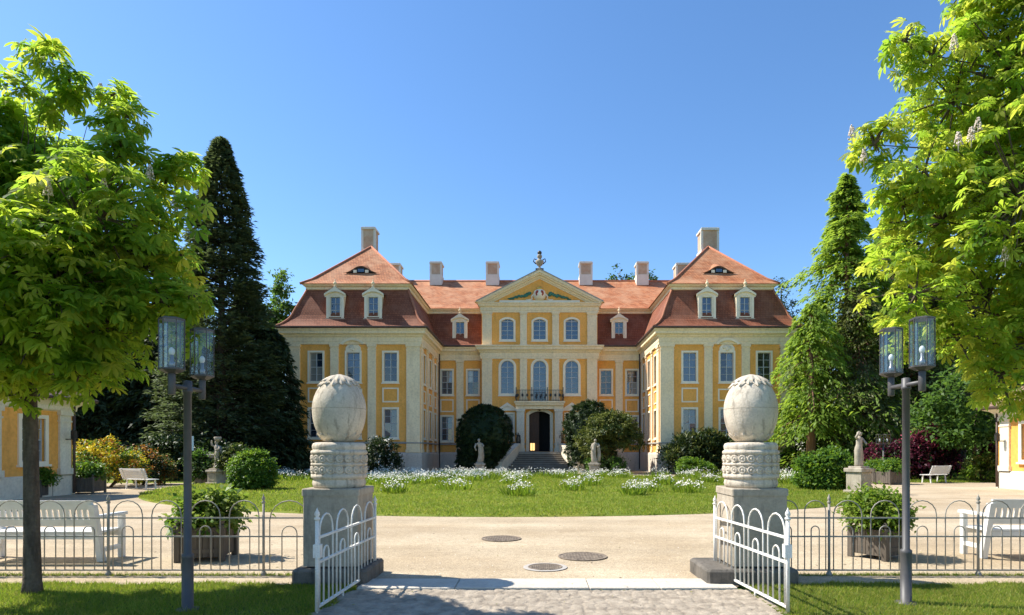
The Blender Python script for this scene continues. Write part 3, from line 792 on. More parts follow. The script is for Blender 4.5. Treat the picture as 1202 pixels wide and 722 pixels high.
# the lit lantern behind the door and the two dark figures beside it
# ================================================================== GATE, FENCES, LAMPS, BENCHES
def gate_pillar(x0, x1, y0, y1, label, inner):
    cx, cy = (x0 + x1) / 2, (y0 + y1) / 2
    R = thing('gate_pillar', (cx, cy, 0), label, 'gate pillar', 'stone pillars of the gate'); R.scale = (1.03, 1.03, 1.012)
    x0, x1, y0, y1 = [c_ + (v_ - c_) / 1.03 for v_, c_ in ((x0, cx), (x1, cx), (y0, cy), (y1, cy))]
    a, b = x0 - cx, x1 - cx; c, d = y0 - cy, y1 - cy
    g = MB().use('gate_block'); g.bbox(a, b, c, d, .2, 1.10, .012); g.bbox(a - .012, b + .012, c - .012, d + .012, 1.05, 1.135, .012)
    g.build('block', R)
    g = MB().use('dark_stone')
    lo, hi = (a - .1, b + .12) if inner > 0 else (a - .33, b + .1)
    g.bbox(lo, hi, c - .1, d + .1, -.1, .18, .03); g.build('foot_stone', R)
    g = MB().use('gate_stone'); S = 1.03
    prof = [(.27, 1.13), (.30, 1.133), (.325, 1.15), (.335, 1.19), (.325, 1.235), (.318, 1.245), (.345, 1.252), (.35, 1.27), (.35, 1.30), (.338, 1.305), (.338, 1.405), (.352, 1.412),
            (.352, 1.436), (.338, 1.442), (.338, 1.545), (.352, 1.552), (.355, 1.575), (.345, 1.592), (.325, 1.598), (.335, 1.615), (.338, 1.65), (.325, 1.68), (.29, 1.692), (.2, 1.694)]
    g.lathe((0, 0, 0), prof, 48); dr = g.build('drum', R); dr.scale = (.945, .945, 1)
    g = MB().use('gate_stone')
    for zc in (1.355, 1.493):
        for k in range(20):
            an = 2 * PI * k / 20; q = Vector((math.cos(an), math.sin(an), 0)); t = Vector((-q.y, q.x, 0))
            P = q * .338 + Vector((0, 0, zc))
            # rosette: ring, petals' hollow and a boss
            for rr, hh in ((.046, .016),):
                ring = []
                for (r_, h_) in ((.05, 0), (.046, .014), (.036, .017), (.026, .007), (.018, .009), (.012, .02), (.001, .024)):
                    ring.append([tuple(P + q * h_ + t * (r_ * math.cos(2 * PI * j / 12)) + Vector((0, 0, r_ * math.sin(2 * PI * j / 12)))) for j in range(12)])
                g.loft(ring, False, False, True)
            an2 = an + PI / 20; q2 = Vector((math.cos(an2), math.sin(an2), 0)); P2 = q2 * .338 + Vector((0, 0, zc))
            g.ell(tuple(P2), .012, .012, .035, 6, 4)
    g.build('rosette_band', dr)
    # the big stone egg
    g = MB().use('gate_stone')
    H, z0 = .888, 1.662; prof = []
    for k in range(27):
        t = k / 26; a_ = PI * t
        r = .319 * math.sin(a_) ** (.76 if t < .5 else 1.22); z = z0 + H * (.5 - .5 * math.cos(a_))
        prof.append((max(.002, r), z))
    g.lathe((0, 0, 0), prof, 48)
    eg = g.build('egg', R)
    def R_at(z):
        for (r0, z0_), (r1, z1_) in zip(prof[:-1], prof[1:]):
            if z0_ <= z <= z1_: return r0 + (r1 - r0) * (z - z0_) / max(1e-6, z1_ - z0_)
        return .01
    g = MB().use('gate_stone')
    def leaf(an, za, zb, wid, lift):
        """a lobed carved leaf lying on the egg from za to zb"""
        n = 7; L = []; Rr = []; C = []
        for k in range(n):
            t = k / (n - 1); z = za + (zb - za) * t; r = R_at(z)
            lob = math.sin(PI * min(1, .15 + t * .85)) ** .7 * (1 + .12 * math.sin(t * 14))
            w = wid * lob * (1 if k < n - 1 else .1)
            up = lift * (.6 + .8 * t)
            for arr, s in ((L, -1), (C, 0), (Rr, 1)):
                aa = an + s * w / max(.06, r); rr = r + (up if s == 0 else up * .45)
                arr.append((rr * math.cos(aa), rr * math.sin(aa), z))
        g.strip(L, C, True, False); g.strip(C, Rr, True, False)
        e = [( (R_at(p[2]) - .004) * math.cos(math.atan2(p[1], p[0])), (R_at(p[2]) - .004) * math.sin(math.atan2(p[1], p[0])), p[2]) for p in L]
        g.strip(L, e, False, False)
        e = [( (R_at(p[2]) - .004) * math.cos(math.atan2(p[1], p[0])), (R_at(p[2]) - .004) * math.sin(math.atan2(p[1], p[0])), p[2]) for p in Rr]
        g.strip(Rr, e, False, False)
    for k in range(15): leaf(2 * PI * k / 15 + .1, 2.525, 2.395 - .02 * (k % 2), .055, .026)
    for k in range(15): leaf(2 * PI * k / 15 + .3, 2.53, 2.44, .04, .035)
    g.build('leaf_crown', eg)
    g = MB().use('gate_stone')
    def Rb(z): return R_at(z)
    for k in range(14): leaf(2 * PI * k / 14, 1.705, 1.80 + .012 * (k % 2), .05, .016)
    g.build('leaf_collar', eg)
    g = MB().use('gate_block'); g.lathe((0, 0, 0), [(.314, 2.108), (.3205, 2.11), (.3205, 2.115), (.314, 2.117)], 48, cap0=False, cap1=False); g.build('joint', eg)
    return R

gate_pillar(-2.836, -2.162, 7.45, 8.12, 'stone gate pillar with a carved egg, at the left side of the gate opening beside the shaded lawn', 1)
gate_pillar(2.39, 3.05, 7.45, 8.12, 'stone gate pillar with a sunlit weathered egg, beside the right gate leaf', -1)

# ---- iron hoop fence: rails, posts, hoops
def hoop(g, P, u0, u1, zb, zt, r):
    """an upside-down U between u0 and u1"""
    m, h = (u0 + u1) / 2, (u1 - u0) / 2
    pts = [P(u0, zb), P(u0, zt - h)]
    for k in range(1, 9):
        a = PI * k / 8; pts.append(P(m - h * math.cos(a), zt - h + h * math.sin(a)))
    pts.append(P(u1, zb))
    g.tube(pts, r, 6)

def fence_panel(g, P, L, r, rail, zs=(.065, .50, .74), top=.965, top2=.635):
    n = max(1, round(L / .46)); st = L / n
    for k in range(n):
        a = k * st + st * .12
        w = st * .76
        hoop(g, P, a, a + w, zs[0], top, r)
        hoop(g, P, a + w * .5 - st * .145, a + w * .5 + st * .145, zs[0], top2, r)
    for z in zs: g.bar(P(.0, z), P(L, z), rail, rail * .8)

def post(g, p, h, r, foot=True):
    x, y, z = p
    g.tube([(x, y, z), (x, y, z + h * .93)], r, 8)
    g.lathe((x, y, z + h * .90), [(r, 0), (r * 1.5, .01), (r * 1.5, .022), (r * .7, .035), (r * 1.35, .055), (r * 1.2, .075), (r * .5, .10), (.002, .125)], 8)
    if foot: g.lathe((x, y, z), [(r * 2.6, -.02), (r * 2.4, .015), (r * 1.3, .05), (r, .06)], 8)

def fence(xs, y, label, group):
    R = thing('iron_fence', (xs[0], y, 0), label, 'fence', group)
    for i, x in enumerate(xs):
        g = MB().use('fence_iron')
        post(g, (x - xs[0], 0, 0), 1.03, .017); g.build('post', R)
    for a, b in zip(xs[:-1], xs[1:]):
        g = MB().use('fence_iron')
        lo, hi = min(a, b), max(a, b)
        fence_panel(g, lambda u, z: (lo - xs[0] + u, 0, z), hi - lo, .0076, .022); g.build('hoop_panel', R)
    return R
fence([-2.86, -3.53, -5.54, -7.55, -9.56, -11.57], 7.94, 'grey iron hoop fence running from the left gate pillar past the chestnut trunk', 'low iron hoop fences')
fence([3.07, 3.79, 5.72, 7.65, 9.58, 11.5], 7.94, 'grey iron hoop fence running from the right gate pillar behind the right lamp', 'low iron hoop fences')

def gate_leaf(hx, hy, fx, fy, label):
    R = thing('gate_leaf', (hx, hy, 0), label, 'gate', 'white iron gate leaves')
    d = Vector((fx - hx, fy - hy, 0)); L = d.length; d /= L
    P = lambda u, z: (d.x * u, d.y * u, z)
    g = MB().use('white_paint'); fence_panel(g, P, L, .0095, .028, zs=(.06, .50, .745)); g.build('hoop_panel', R)
    g = MB().use('white_paint'); post(g, P(L, 0.02), 1.0, .021, False); g.tube([P(L, .03), P(L, -.0)], .012, 6)
    n = Vector((-d.y, d.x, 0)); g.build('free_post', R)
    g = MB().use('white_paint'); post(g, P(0, 0.05), .95, .02, False); g.build('hinge_post', R)
    g = MB().use('white_paint')
    q = P(L, .62); g.box(q[0] - .035, q[0] + .035, q[1] - .02, q[1] + .05, .55, .68); g.build('latch', R)
    g = MB().use('white_paint'); q = P(L * .62, 0); g.tube([(q[0], q[1], .06), (q[0], q[1], -.01)], .012, 6)
    g.build('ground_bolt', R)
    return R
gate_leaf(-2.10, 7.98, -2.165, 6.06, 'white iron gate leaf swung open at the left stone pillar')
gate_leaf(2.325, 7.98, 2.485, 6.06, 'white iron gate leaf swung open at the right stone pillar')

# ---- twin lanterns
def lamp(x, y, h_pole, label, ydir=1, lean=0):
    R = thing('street_lamp', (x, y, 0), label, 'street lamp', 'twin lantern lamps at the gate')
    g = MB().use('lamp_paint')
    g.lathe((0, 0, 0), [(.11, -.02), (.11, .012), (.055, .02), (.055, .52), (.058, .53), (.058, .56), (.037, .575), (.037, h_pole - .12), (.047, h_pole - .115), (.047, h_pole - .09), (.043, h_pole - .085), (.043, h_pole), (.02, h_pole + .008)], 16)
    g.build('pole', R)
    g = MB().use('lamp_paint')
    za = h_pole - .07; D = .27
    g.tube([(0, -D, za), (0, D, za)], .024, 8)
    for s in (-1, 1): g.lathe((0, s * D, 0), [(.03, za - .09), (.034, za - .085), (.034, za + .12), (.026, za + .13)], 10)
    g.build('cross_arm', R)
    for s in (-1, 1):
        zc = za + .13; c = (0, s * D, zc); r = .110; H = .47
        g = MB().use('lamp_paint')
        hexa = lambda rr, z, o=0: [(c[0] + rr * math.cos(PI / 3 * k + .35), c[1] + rr * math.sin(PI / 3 * k + .35), z) for k in range(6)]
        g.loft([hexa(r * .55, zc - .01), hexa(r + .008, zc + .02), hexa(r + .008, zc + .035), hexa(r * .5, zc + .035)], True, True, False)
        g.loft([hexa(r + .006, zc + H + .03), hexa(r + .006, zc + H + .045), hexa(r * .8, zc + H + .055)], True, True, False)
        for k in range(6):
            a = PI / 3 * k + .35; p = (c[0] + r * math.cos(a), c[1] + r * math.sin(a))
            g.box(p[0] - .004, p[0] + .004, p[1] - .004, p[1] + .004, zc + .035, zc + H + .03)
        ln = g.build('lantern', R)
        g = MB().use('lamp_glass'); g.loft([hexa(r - .003, zc + .035), hexa(r - .003, zc + H + .03)], False, False, False); g.build('glass', ln)
        g = MB().use('lamp_steel'); g.lathe((c[0], c[1], zc + .035), [(.03, 0), (.03, .06), (.018, .07), (.018, .13)], 8)
        g.use('bulb'); g.lathe((c[0], c[1], zc + .16), [(.014, 0), (.024, .02), (.028, .04), (.024, .06), (.01, .078), (.001, .08)], 10); g.build('bulb', ln)
    return R
lamp(-3.53, 6.21, 2.31, 'grey twin lantern street lamp on the shaded grass in front of the chestnut')
lamp(3.90, 6.47, 2.37, 'grey twin lantern street lamp on the sunny grass in front of the right fence')

# ---- benches: slatted back, solid rails
def bench(loc, rz, label, L=1.9, group='white slatted park benches', h=.9):
    R = thing('park_bench', loc, label, 'bench', group, rz)
    g = MB().use('bench_paint')
    for k in range(6): g.box(-L / 2 + .04, L / 2 - .04, -.20 + k * .088, -.125 + k * .088, .415, .445)
    g.box(-L / 2 + .05, L / 2 - .05, -.20, -.17, .33, .41); g.box(-L / 2 + .05, L / 2 - .05, .28, .31, .33, .41)
    g.build('seat', R)
    g = MB().use('bench_paint')
    yb = lambda z: -.22 - (z - .42) * .22
    def rail(z0, z1, t):
        g.loft([[(x, yb(z0) - t / 2, z0), (x, yb(z0) + t / 2, z0), (x, yb(z1) + t / 2, z1), (x, yb(z1) - t / 2, z1)] for x in (-L / 2 + .03, L / 2 - .03)], True, True, False)
    rail(h - .13, h, .04); rail(.53, .63, .035)
    n = int(L / .088)
    for k in range(n + 1):
        x = -L / 2 + .07 + (L - .14) * k / n
        g.loft([[(x - .024, yb(z) - .012, z), (x + .024, yb(z) - .012, z), (x + .024, yb(z) + .012, z), (x - .024, yb(z) + .012, z)] for z in (.6, h - .1)], True, True, False)
    g.build('backrest', R)
    for s in (-1, 1):
        x = s * (L / 2 - .03)
        g = MB().use('bench_paint'); g.loft([[(x - .04, yb(z) - .045, z), (x + .04, yb(z) - .045, z), (x + .04, yb(z) + .045, z), (x - .04, yb(z) + .045, z)] for z in (.0, .42, h - .06)], True, True, False); g.build('leg', R)
        g = MB().use('bench_paint'); g.bbox(x - .04, x + .04, .26, .34, .0, .64, .008); g.build('leg', R)
        g = MB().use('bench_paint'); g.bbox(x - .05, x + .05, -.27, .38, .64, .685, .01); g.build('armrest', R)
        g = MB().use('bench_paint'); g.box(x - .03, x + .03, -.2, .3, .14, .2); g.build('stretcher', R)
    return R
bench((-7.24, 9.05, 0), 0.0, 'white slatted bench facing the palace behind the chestnut trunk')
bench((7.62, 9.3, 0), -.03, 'white slatted bench facing the palace behind the fence at the right edge')
x, y, z = at(166, 571, 26.2)
def park_seat(loc, rz, label):
    """a low curved white seat with thin iron legs"""
    R = thing('park_bench', loc, label, 'bench', 'low white benches in the court', rz)
    g = MB().use('bench_paint')
    for k in range(5): g.box(-.78, .78, -.25 + k * .1, -.165 + k * .1, .40, .43)
    g.build('seat', R)
    g = MB().use('bench_paint')
    for k in range(5):
        z0 = .45 + k * .088; g.box(-.80, .80, -.30 - k * .032, -.27 - k * .032, z0, z0 + .082)
    g.build('backrest', R)
    for s in (-1, 1):
        for yy in (-.24, .2):
            g = MB().use('bench_paint'); g.bar((s * .62, yy, 0), (s * .62, yy * .8, .40), .05); g.build('leg', R)
        g = MB().use('bench_paint'); g.bar((s * .62, -.26, .40), (s * .62, -.46, .88), .045); g.build('back_support', R)
    return R
park_seat((x, y, 0), -.4, 'low white park bench under the dark conifers beside the yellow azalea')
x, y, z = at(1096, 566, 31.5)
park_seat((x, y, 0), .45, 'low white park bench in front of the purple shrubs')

# ---- wooden tubs
def planter(loc, rz, label, w=.8, h=.55, group='square wooden planting tubs'):
    R = thing('planter', loc, label, 'planter', group, rz); a = w / 2
    g = MB().use('tub_wood')
    n = 7
    for k in range(n):
        t0, t1 = -a + .04 + (w - .08) * k / n + .004, -a + .04 + (w - .08) * (k + 1) / n - .004
        g.box(t0, t1, -a, -a + .03, .06, h); g.box(t0, t1, a - .03, a, .06, h)
        g.box(-a, -a + .03, t0, t1, .06, h); g.box(a - .03, a, t0, t1, .06, h)
    for z in (.12, h - .07):
        g.box(-a - .012, a + .012, -a - .012, -a - .001, z, z + .06); g.box(-a - .012, a + .012, a + .001, a + .012, z, z + .06)
    g.build('tub', R)
    for sx in (-1, 1):
        for sy in (-1, 1):
            g = MB().use('tub_wood'); g.bbox(sx * a - .04, sx * a + .04, sy * a - .04, sy * a + .04, 0, h + .03, .008)
            g.lathe((sx * a, sy * a, h + .03), [(.02, 0), (.02, .015), (.04, .04), (.04, .06), (.02, .085), (.001, .09)], 8)
            g.build('corner_post', R)
    g = MB().use('dark_bark'); g.box(-a + .035, a - .035, -a + .035, a - .035, h - .12, h - .07); g.build('soil', R)
    return R

# ---- manhole covers
def manhole(px, py, w, ring, label):
    d = F_PX * EYE / (py - VY); x, y, _ = at(px, py, d); r = w / 2 * d / F_PX
    R = thing('manhole_cover', (x, y, .004), label, 'manhole cover', 'round manhole covers in the gravel')
    g = MB().use('cast_iron')
    r1 = r * (.78 if ring else 1)
    g.lathe((0, 0, 0), [(r1, 0), (r1, .003), (r1 * .985, .005), (.001, .005)], 40, sm=False)
    for k in range(-7, 8):
        for j in range(-7, 8):
            X, Y = k * r1 / 8, j * r1 / 8
            if math.hypot(X, Y) < r1 * .86 and (k + j) % 2 == 0: g.box(X - r1 * .045, X + r1 * .045, Y - r1 * .045, Y + r1 * .045, .005, .010)
    g.lathe((0, 0, .004), [(r1 * .93, 0), (r1 * .93, .006), (r1 * .985, .006), (r1 * .985, 0)], 40, sm=False, cap0=False, cap1=False)
    g.build('cover', R)
    if ring:
        g = MB().use('concrete_ring'); g.lathe((0, 0, 0), [(r, 0), (r * .99, .004), (r1 * 1.01, .004), (r1 * 1.01, 0)], 40, sm=False, cap0=False, cap1=False); g.build('ring', R)
manhole(588.5, 632.5, 47, False, 'round iron manhole cover farthest from the gate in the gravel')
manhole(684, 653.5, 58, False, 'large round iron manhole cover, the middle and widest of three')
manhole(640, 666, 52, True, 'round iron manhole cover set in a pale concrete ring nearest the threshold')

# ---- figures of stone: draped bodies in contrapposto, lofted as one surface
def figure(g, h, tw=0.0, arm_up=1, sway=1, baby=False):
    """draped standing figure of height h, base at z=0 facing -y"""
    n = 14; rings = []
    S = [(0.0, .20, .17), (.04, .21, .18), (.18, .19, .16), (.34, .17, .15), (.46, .185, .155), (.53, .18, .15), (.60, .15, .12), (.66, .14, .11), (.73, .165, .115), (.79, .185, .11), (.83, .15, .09), (.85, .07, .065), (.875, .055, .055)]
    for t, rx, ry in S:
        z = t * h; cx = sway * .05 * h * math.sin(t * 4.2) ; cy = -.02 * h * math.sin(t * 3)
        ring = []
        for k in range(n):
            a = 2 * PI * k / n
            fold = 1 + (.07 * math.sin(a * 5 + t * 6) if t < .5 else .02 * math.sin(a * 3))
            ring.append((cx + rx * h * .62 * fold * math.cos(a), cy + ry * h * .62 * fold * math.sin(a), z))
        rings.append(ring)
    g.loft(rings, True, True, True)
    cx = sway * .05 * h * math.sin(.9 * 4.2)
    g.ell((cx, -.01 * h, .93 * h), .052 * h, .06 * h, .07 * h, 12, 8)
    g.ell((cx, .02 * h, .955 * h), .062 * h, .06 * h, .055 * h, 10, 6)
    g.ell((cx, -.067 * h, .925 * h), .012 * h, .016 * h, .018 * h, 6, 4)
    sx = .11 * h
    a1 = [(cx + sx, 0, .80 * h), (cx + sx * 1.75, -.04 * h, .70 * h), (cx + sx * 1.1, -.13 * h, .66 * h)]
    if arm_up > 0: a2 = [(cx - sx, 0, .80 * h), (cx - sx * 1.8, -.03 * h, .84 * h), (cx - sx * 1.35, -.08 * h, .98 * h)]
    else: a2 = [(cx - sx, 0, .80 * h), (cx - sx * 1.6, -.0 * h, .64 * h), (cx - sx * 1.2, -.1 * h, .52 * h)]
    for arm in (a1, a2):
        g.tube(arm, [.042 * h, .034 * h, .026 * h], 8); g.ell(arm[2], .028 * h, .026 * h, .034 * h, 8, 5)
    # cloak falling from one shoulder
    g.tube([(cx + sx * .9, .03 * h, .80 * h), (cx + sx * 1.3, .08 * h, .55 * h), (cx + sx * 1.4, .07 * h, .28 * h), (cx + sx * 1.2, .05 * h, .03 * h)], [.05 * h, .07 * h, .085 * h, .08 * h], 8)

def statue(loc, rz, label, ph, pw, fh, group=None, arm=1, sway=1, mat_='statue_stone', bust=False):
    R = thing('statue', loc, label, 'statue', group, rz)
    g = MB().use('statue_stone')
    g.bbox(-pw * .62, pw * .62, -pw * .62, pw * .62, -.05, ph * .16, .02); g.bbox(-pw * .5, pw * .5, -pw * .5, pw * .5, ph * .16, ph * .86, .02)
    g.bbox(-pw * .6, pw * .6, -pw * .6, pw * .6, ph * .86, ph, .02)
    for s in (-1, 1): g.box(-pw * .34, pw * .34, s * pw * .5 - .012, s * pw * .5 + .012, ph * .3, ph * .74)
    g.build('pedestal', R)
    g = MB().use(mat_); g.T = Matrix.Translation((0, 0, ph)); g.bbox(-pw * .42, pw * .42, -pw * .42, pw * .42, 0, fh * .05, .01)
    g.T = Matrix.Translation((0, 0, ph + fh * .045)); figure(g, fh * .955, arm_up=arm, sway=sway); g.build('figure', R)
    return R
x, y, z = at(563, 556, 43.6); statue((x, y, 0), .2, 'pale draped stone statue in front of the big dark clipped round bush', .75, .62, 1.75, 'small stone statues by the stairs', arm=-1)
x, y, z = at(698, 556, 42.2); statue((x, y, 0), -.3, 'pale draped stone statue in front of the light green round shrub', .8, .62, 1.65, 'small stone statues by the stairs', arm=-1, sway=-1)
x, y, z = at(1008, 580, 23.0); statue((x, y, 0), .5, 'stone statue with a raised arm on a square pedestal at the lawn edge', .98, .62, 1.36, arm=1, sway=-1)
# the old statue on the left, with a carved block behind it
x, y, z = at(255, 567, 29.5)
R = statue((x, y, 0), -.4, 'weathered stone statue carrying a basket on its head beside a carved block', .72, .62, 1.4, arm=1)
g = MB().use('statue_stone'); g.T = Matrix.Translation((0, 0, 2.08))
g.lathe((.03, 0, 0), [(.08, 0), (.15, .08), (.18, .2), (.15, .22), (.01, .18)], 10); g.build('basket', R)
x2, y2, _ = at(256, 567, 30.6)
g = MB().use('statue_stone'); g.T = Matrix.Translation((x2, y2, 0)); g.bbox(-1.05, .85, -.3, .4, -.05, 1.35, .06); g.bbox(-1.15, .95, -.38, .48, 1.3, 1.48, .04)
for k in range(9): g.ell((-.85 + k * .2, -.33, .75 + .2 * math.sin(k * 2.1)), .13, .06, .2, 8, 6)
tag(g.build('carved_block', None), 'carved sandstone block standing behind the old statue on the left', 'stone block')
# dark figures on the stair heads, lantern in the doorway
for sx, m_, lab in ((-1.72, 'dark_bronze', 'dark bronze figure at the left of the portal'), (1.75, 'rust_bronze', 'rust brown figure at the right of the portal')):
    R = thing('portal_figure', (.28 + sx * 1.05, 53 - 2.15, 1.585), lab, 'statue')
    g = MB().use(m_); g.T = Matrix.Translation((0, 0, .62)); figure(g, .95, arm_up=1 if sx < 0 else -1, sway=1 if sx > 0 else -1); g.build('figure', R)
    g = MB().use('pale_plaster'); g.bbox(-.2, .2, -.2, .2, 0, .5, .02); g.bbox(-.24, .24, -.24, .24, .5, .62, .02); g.build('pedestal', R)
def glowmat():
    m, nt, b = _nodes('lantern_glow'); b.inputs['Base Color'].default_value = (.8, .55, .25, 1)
    b.inputs['Emission Color'].default_value = (1, .62, .22, 1); b.inputs['Emission Strength'].default_value = .9; MATS['lantern_glow'] = m
glowmat()
R = thing('floor_lantern', (-.32, 52.15, 1.585), 'lit amber lantern standing in the open palace doorway', 'lantern')
g = MB().use('lantern_glow'); g.box(-.19, .19, -.1, .1, .1, .72); g.build('lamp_shade', R)
g = MB().use('dark_bronze'); g.box(-.22, .22, -.13, .13, .0, .1); g.box(-.22, .22, -.13, .13, .72, .78)
for s in (-1, 1): g.box(s * .2 - .015, s * .2 + .015, -.12, -.10, .1, .72)
g.box(-.012, .012, -.115, -.101, .1, .72); g.build('frame', R)

# ---- the two low side buildings
def side_house(xw, y0, y1, sgn, label):
    """long house whose court wall stands at x = xw, facing sgn (+1: towards +x)"""
    R = thing('side_house', (xw, y1, 0), label, 'building', 'yellow side buildings of the court')
    F = Facade((0, 0), (0, 1), (sgn, 0)); L = y1 - y0
    FN = Facade((0, 0), (-sgn, 0), (0, 1)); FS = Facade((0, -L), (-sgn, 0), (0, -1))
    ks = [-1.8 - 3.1 * k for k in range(int((L - 2) / 3.1))]
    g = MB().use('yellow_plaster'); wall(g, F, -L, 0, .75, 3.35, [(k, 1.0, 1.25, 2.75, None) for k in ks])
    wall(g, FN, 0, 8, .75, 3.35, []); wall(g, FS, 0, 8, .75, 3.35, []); wall(g, Facade((-sgn * 8, 0), (0, 1), (-sgn, 0)), -L, 0, .75, 3.35, [])
    g.build('wall', R)
    for k in ks: window(F, R, k, 1.0, 1.25, 2.75, trim=.13, glass='pane_glass_pale')
    for k in [-.42] + [k - 1.55 for k in ks[:-1]]: pilaster(F, R, k, .52 if k > -1 else .45, .76, 3.1, d=.08, m='pale_plaster')
    path = [(-8, -L), (0, -L), (0, 0), (-8, 0)] if sgn > 0 else [(0, -L), (8, -L), (8, 0), (0, 0)]
    g = MB().use('pale_plaster'); g.sweep(path, [(.06, -.1), (.06, .7), (.0, .76)], closed=True); g.build('plinth', R)
    g = MB().use('pale_plaster'); g.sweep(path, [(.0, 3.05), (.1, 3.1), (.12, 3.25), (.25, 3.36), (.42, 3.42), (.45, 3.52), (.0, 3.56)], closed=True); g.build('cornice', R)
    g = MB().use('brown_tile')
    xo, xi = sgn * .55, -sgn * 8.55; xm = -sgn * 4
    a, b, c, d = (xo, -L - .5, 3.52), (xo, .5, 3.52), (xi, .5, 3.52), (xi, -L - .5, 3.52)
    e, f_ = (xm, -4.2, 7.2), (xm, -L + 4.2, 7.2)
    g.poly([a, b, e, f_]); g.poly([b, c, e]); g.poly([c, d, f_, e]); g.poly([d, a, f_]); g.poly([a, d, c, b]); g.build('roof', R)
    g = MB().use('dark_gutter'); g.tube([(xo * 1.05, -L - .5, 3.5), (xo * 1.05, .5, 3.5)], .07, 8); g.tube([(sgn * .12, -.06, 3.4), (sgn * .12, -.06, .05)], .045, 8); g.build('gutter', R)
    g = MB().use('iron'); zz = 2.05; yy = -.42
    g.tube([(sgn * .08, yy, zz), (sgn * .38, yy, zz + .0)], .02, 6); g.box(sgn * .38 - .07, sgn * .38 + .07, yy - .07, yy + .07, zz + .02, zz + .30)
    g.lathe((sgn * .38, yy, zz + .30), [(.1, 0), (.02, .10), (.01, .14)], 6); g.lathe((sgn * .38, yy, zz - .12), [(.01, 0), (.03, .06), (.02, .12)], 6); g.build('wall_lamp', R)
    return R
side_house(-17.4, 5.5, 23.0, 1, 'yellow side building in shade at the left edge of the court')
side_house(20.35, 5.5, 27.0, -1, 'sunlit yellow side building with a brown roof at the right edge')
# ---- small lamps and the sign in the court
def court_lamp(loc, label, col, h):
    R = thing('court_lamp', loc, label, 'lamp')
    g = MB().use(col); g.lathe((0, 0, 0), [(.09, 0), (.09, .05), (.045, .09), (.04, h)], 10); g.tube([(-.26, 0, h - .04), (.26, 0, h - .04)], .02, 6); g.build('pole', R)
    for s in (-1, 1):
        g = MB().use(col); c = s * .2
        g.box(c - .13, c + .13, -.13, .13, h, h + .03); g.box(c - .13, c + .13, -.13, .13, h + .5, h + .53)
        for a in (-.12, .12):
            for b in (-.12, .12): g.box(c + a - .01, c + a + .01, b - .01, b + .01, h + .03, h + .5)
        l = g.build('lantern', R)
        g = MB().use('lamp_glass'); g.loft([[(c - .115, -.115, z), (c + .115, -.115, z), (c + .115, .115, z), (c - .115, .115, z)] for z in (h + .03, h + .5)], False, False, False); g.build('glass', l)
        g = MB().use('bulb'); g.ell((c, 0, h + .2), .05, .05, .09, 8, 6); g.build('bulb', l)
x, y, _ = at(5, 582, 22.0); court_lamp((x, y, 0), 'black twin lantern lamp in front of the left side building', 'black_paint', 2.1)
x, y, _ = at(1037, 565, 33.0); court_lamp((x, y, 0), 'small grey twin lantern lamp beside the dark trees, behind the planting tubs', 'lamp_paint', 2.0)
x, y, _ = at(224, 566, 32.0)
R = thing('information_sign', (x, y, 0), 'small pale blue sign on a post in front of the dark conifers', 'sign')
g = MB().use('lamp_paint'); g.tube([(0, 0, 0), (0, 0, 1.75)], .03, 8); g.build('post', R)
g = MB().use('sign_panel'); g.box(-.16, .16, -.03, -.01, 1.65, 2.4); g.use('petal_white'); g.box(-.05, .03, -.04, -.031, 1.7, 2.35); g.build('panel', R)
# ================================================================== PLANTS
def unit(v): return v / np.maximum(1e-9, np.linalg.norm(v, axis=-1, keepdims=True))
def rnd_dir(n):
    return unit(RNG.normal(size=(n, 3)))
def np_mesh(name, V, Fc, mats, midx, parent=None, smooth=False):
    """V (n,3); Fc (m,k) constant k; midx (m,)"""
    me = bpy.data.meshes.new(name); n, (m, k) = len(V), Fc.shape
    me.vertices.add(n); me.vertices.foreach_set('co', V.astype(np.float32).ravel())
    me.loops.add(m * k); me.loops.foreach_set('vertex_index', Fc.astype(np.int32).ravel())
    me.polygons.add(m); me.polygons.foreach_set('loop_start', np.arange(0, m * k, k, dtype=np.int32))
    me.polygons.foreach_set('loop_total', np.full(m, k, dtype=np.int32))
    for a in mats: me.materials.append(MATS[a])
    me.polygons.foreach_set('material_index', midx.astype(np.int32))
    me.update(calc_edges=True); me.validate()
    o = bpy.data.objects.new(name, me); COL.objects.link(o)
    if parent is not None: o.parent = parent
    return o

def leaf_quads(P, D, N, ln, wd, fold=.25):
    """pointed folded leaves: base, two sides, tip (2 triangles as one quad strip each side)"""
    n = len(P); ln = np.broadcast_to(np.asarray(ln, float), (n,)).reshape(n, 1); wd = np.broadcast_to(np.asarray(wd, float), (n,)).reshape(n, 1)
    S = unit(np.cross(D, N)); N = unit(np.cross(S, D))
    a = P; t = P + D * ln - N * ln * .12; m = P + D * ln * .48
    l = m + S * wd * .5 + N * wd * fold; r = m - S * wd * .5 + N * wd * fold
    V = np.stack([a, l, t, r], 1).reshape(-1, 3)
    F4 = np.arange(n)[:, None] * 4 + np.array([[0, 1, 2, 3]])
    return V, F4

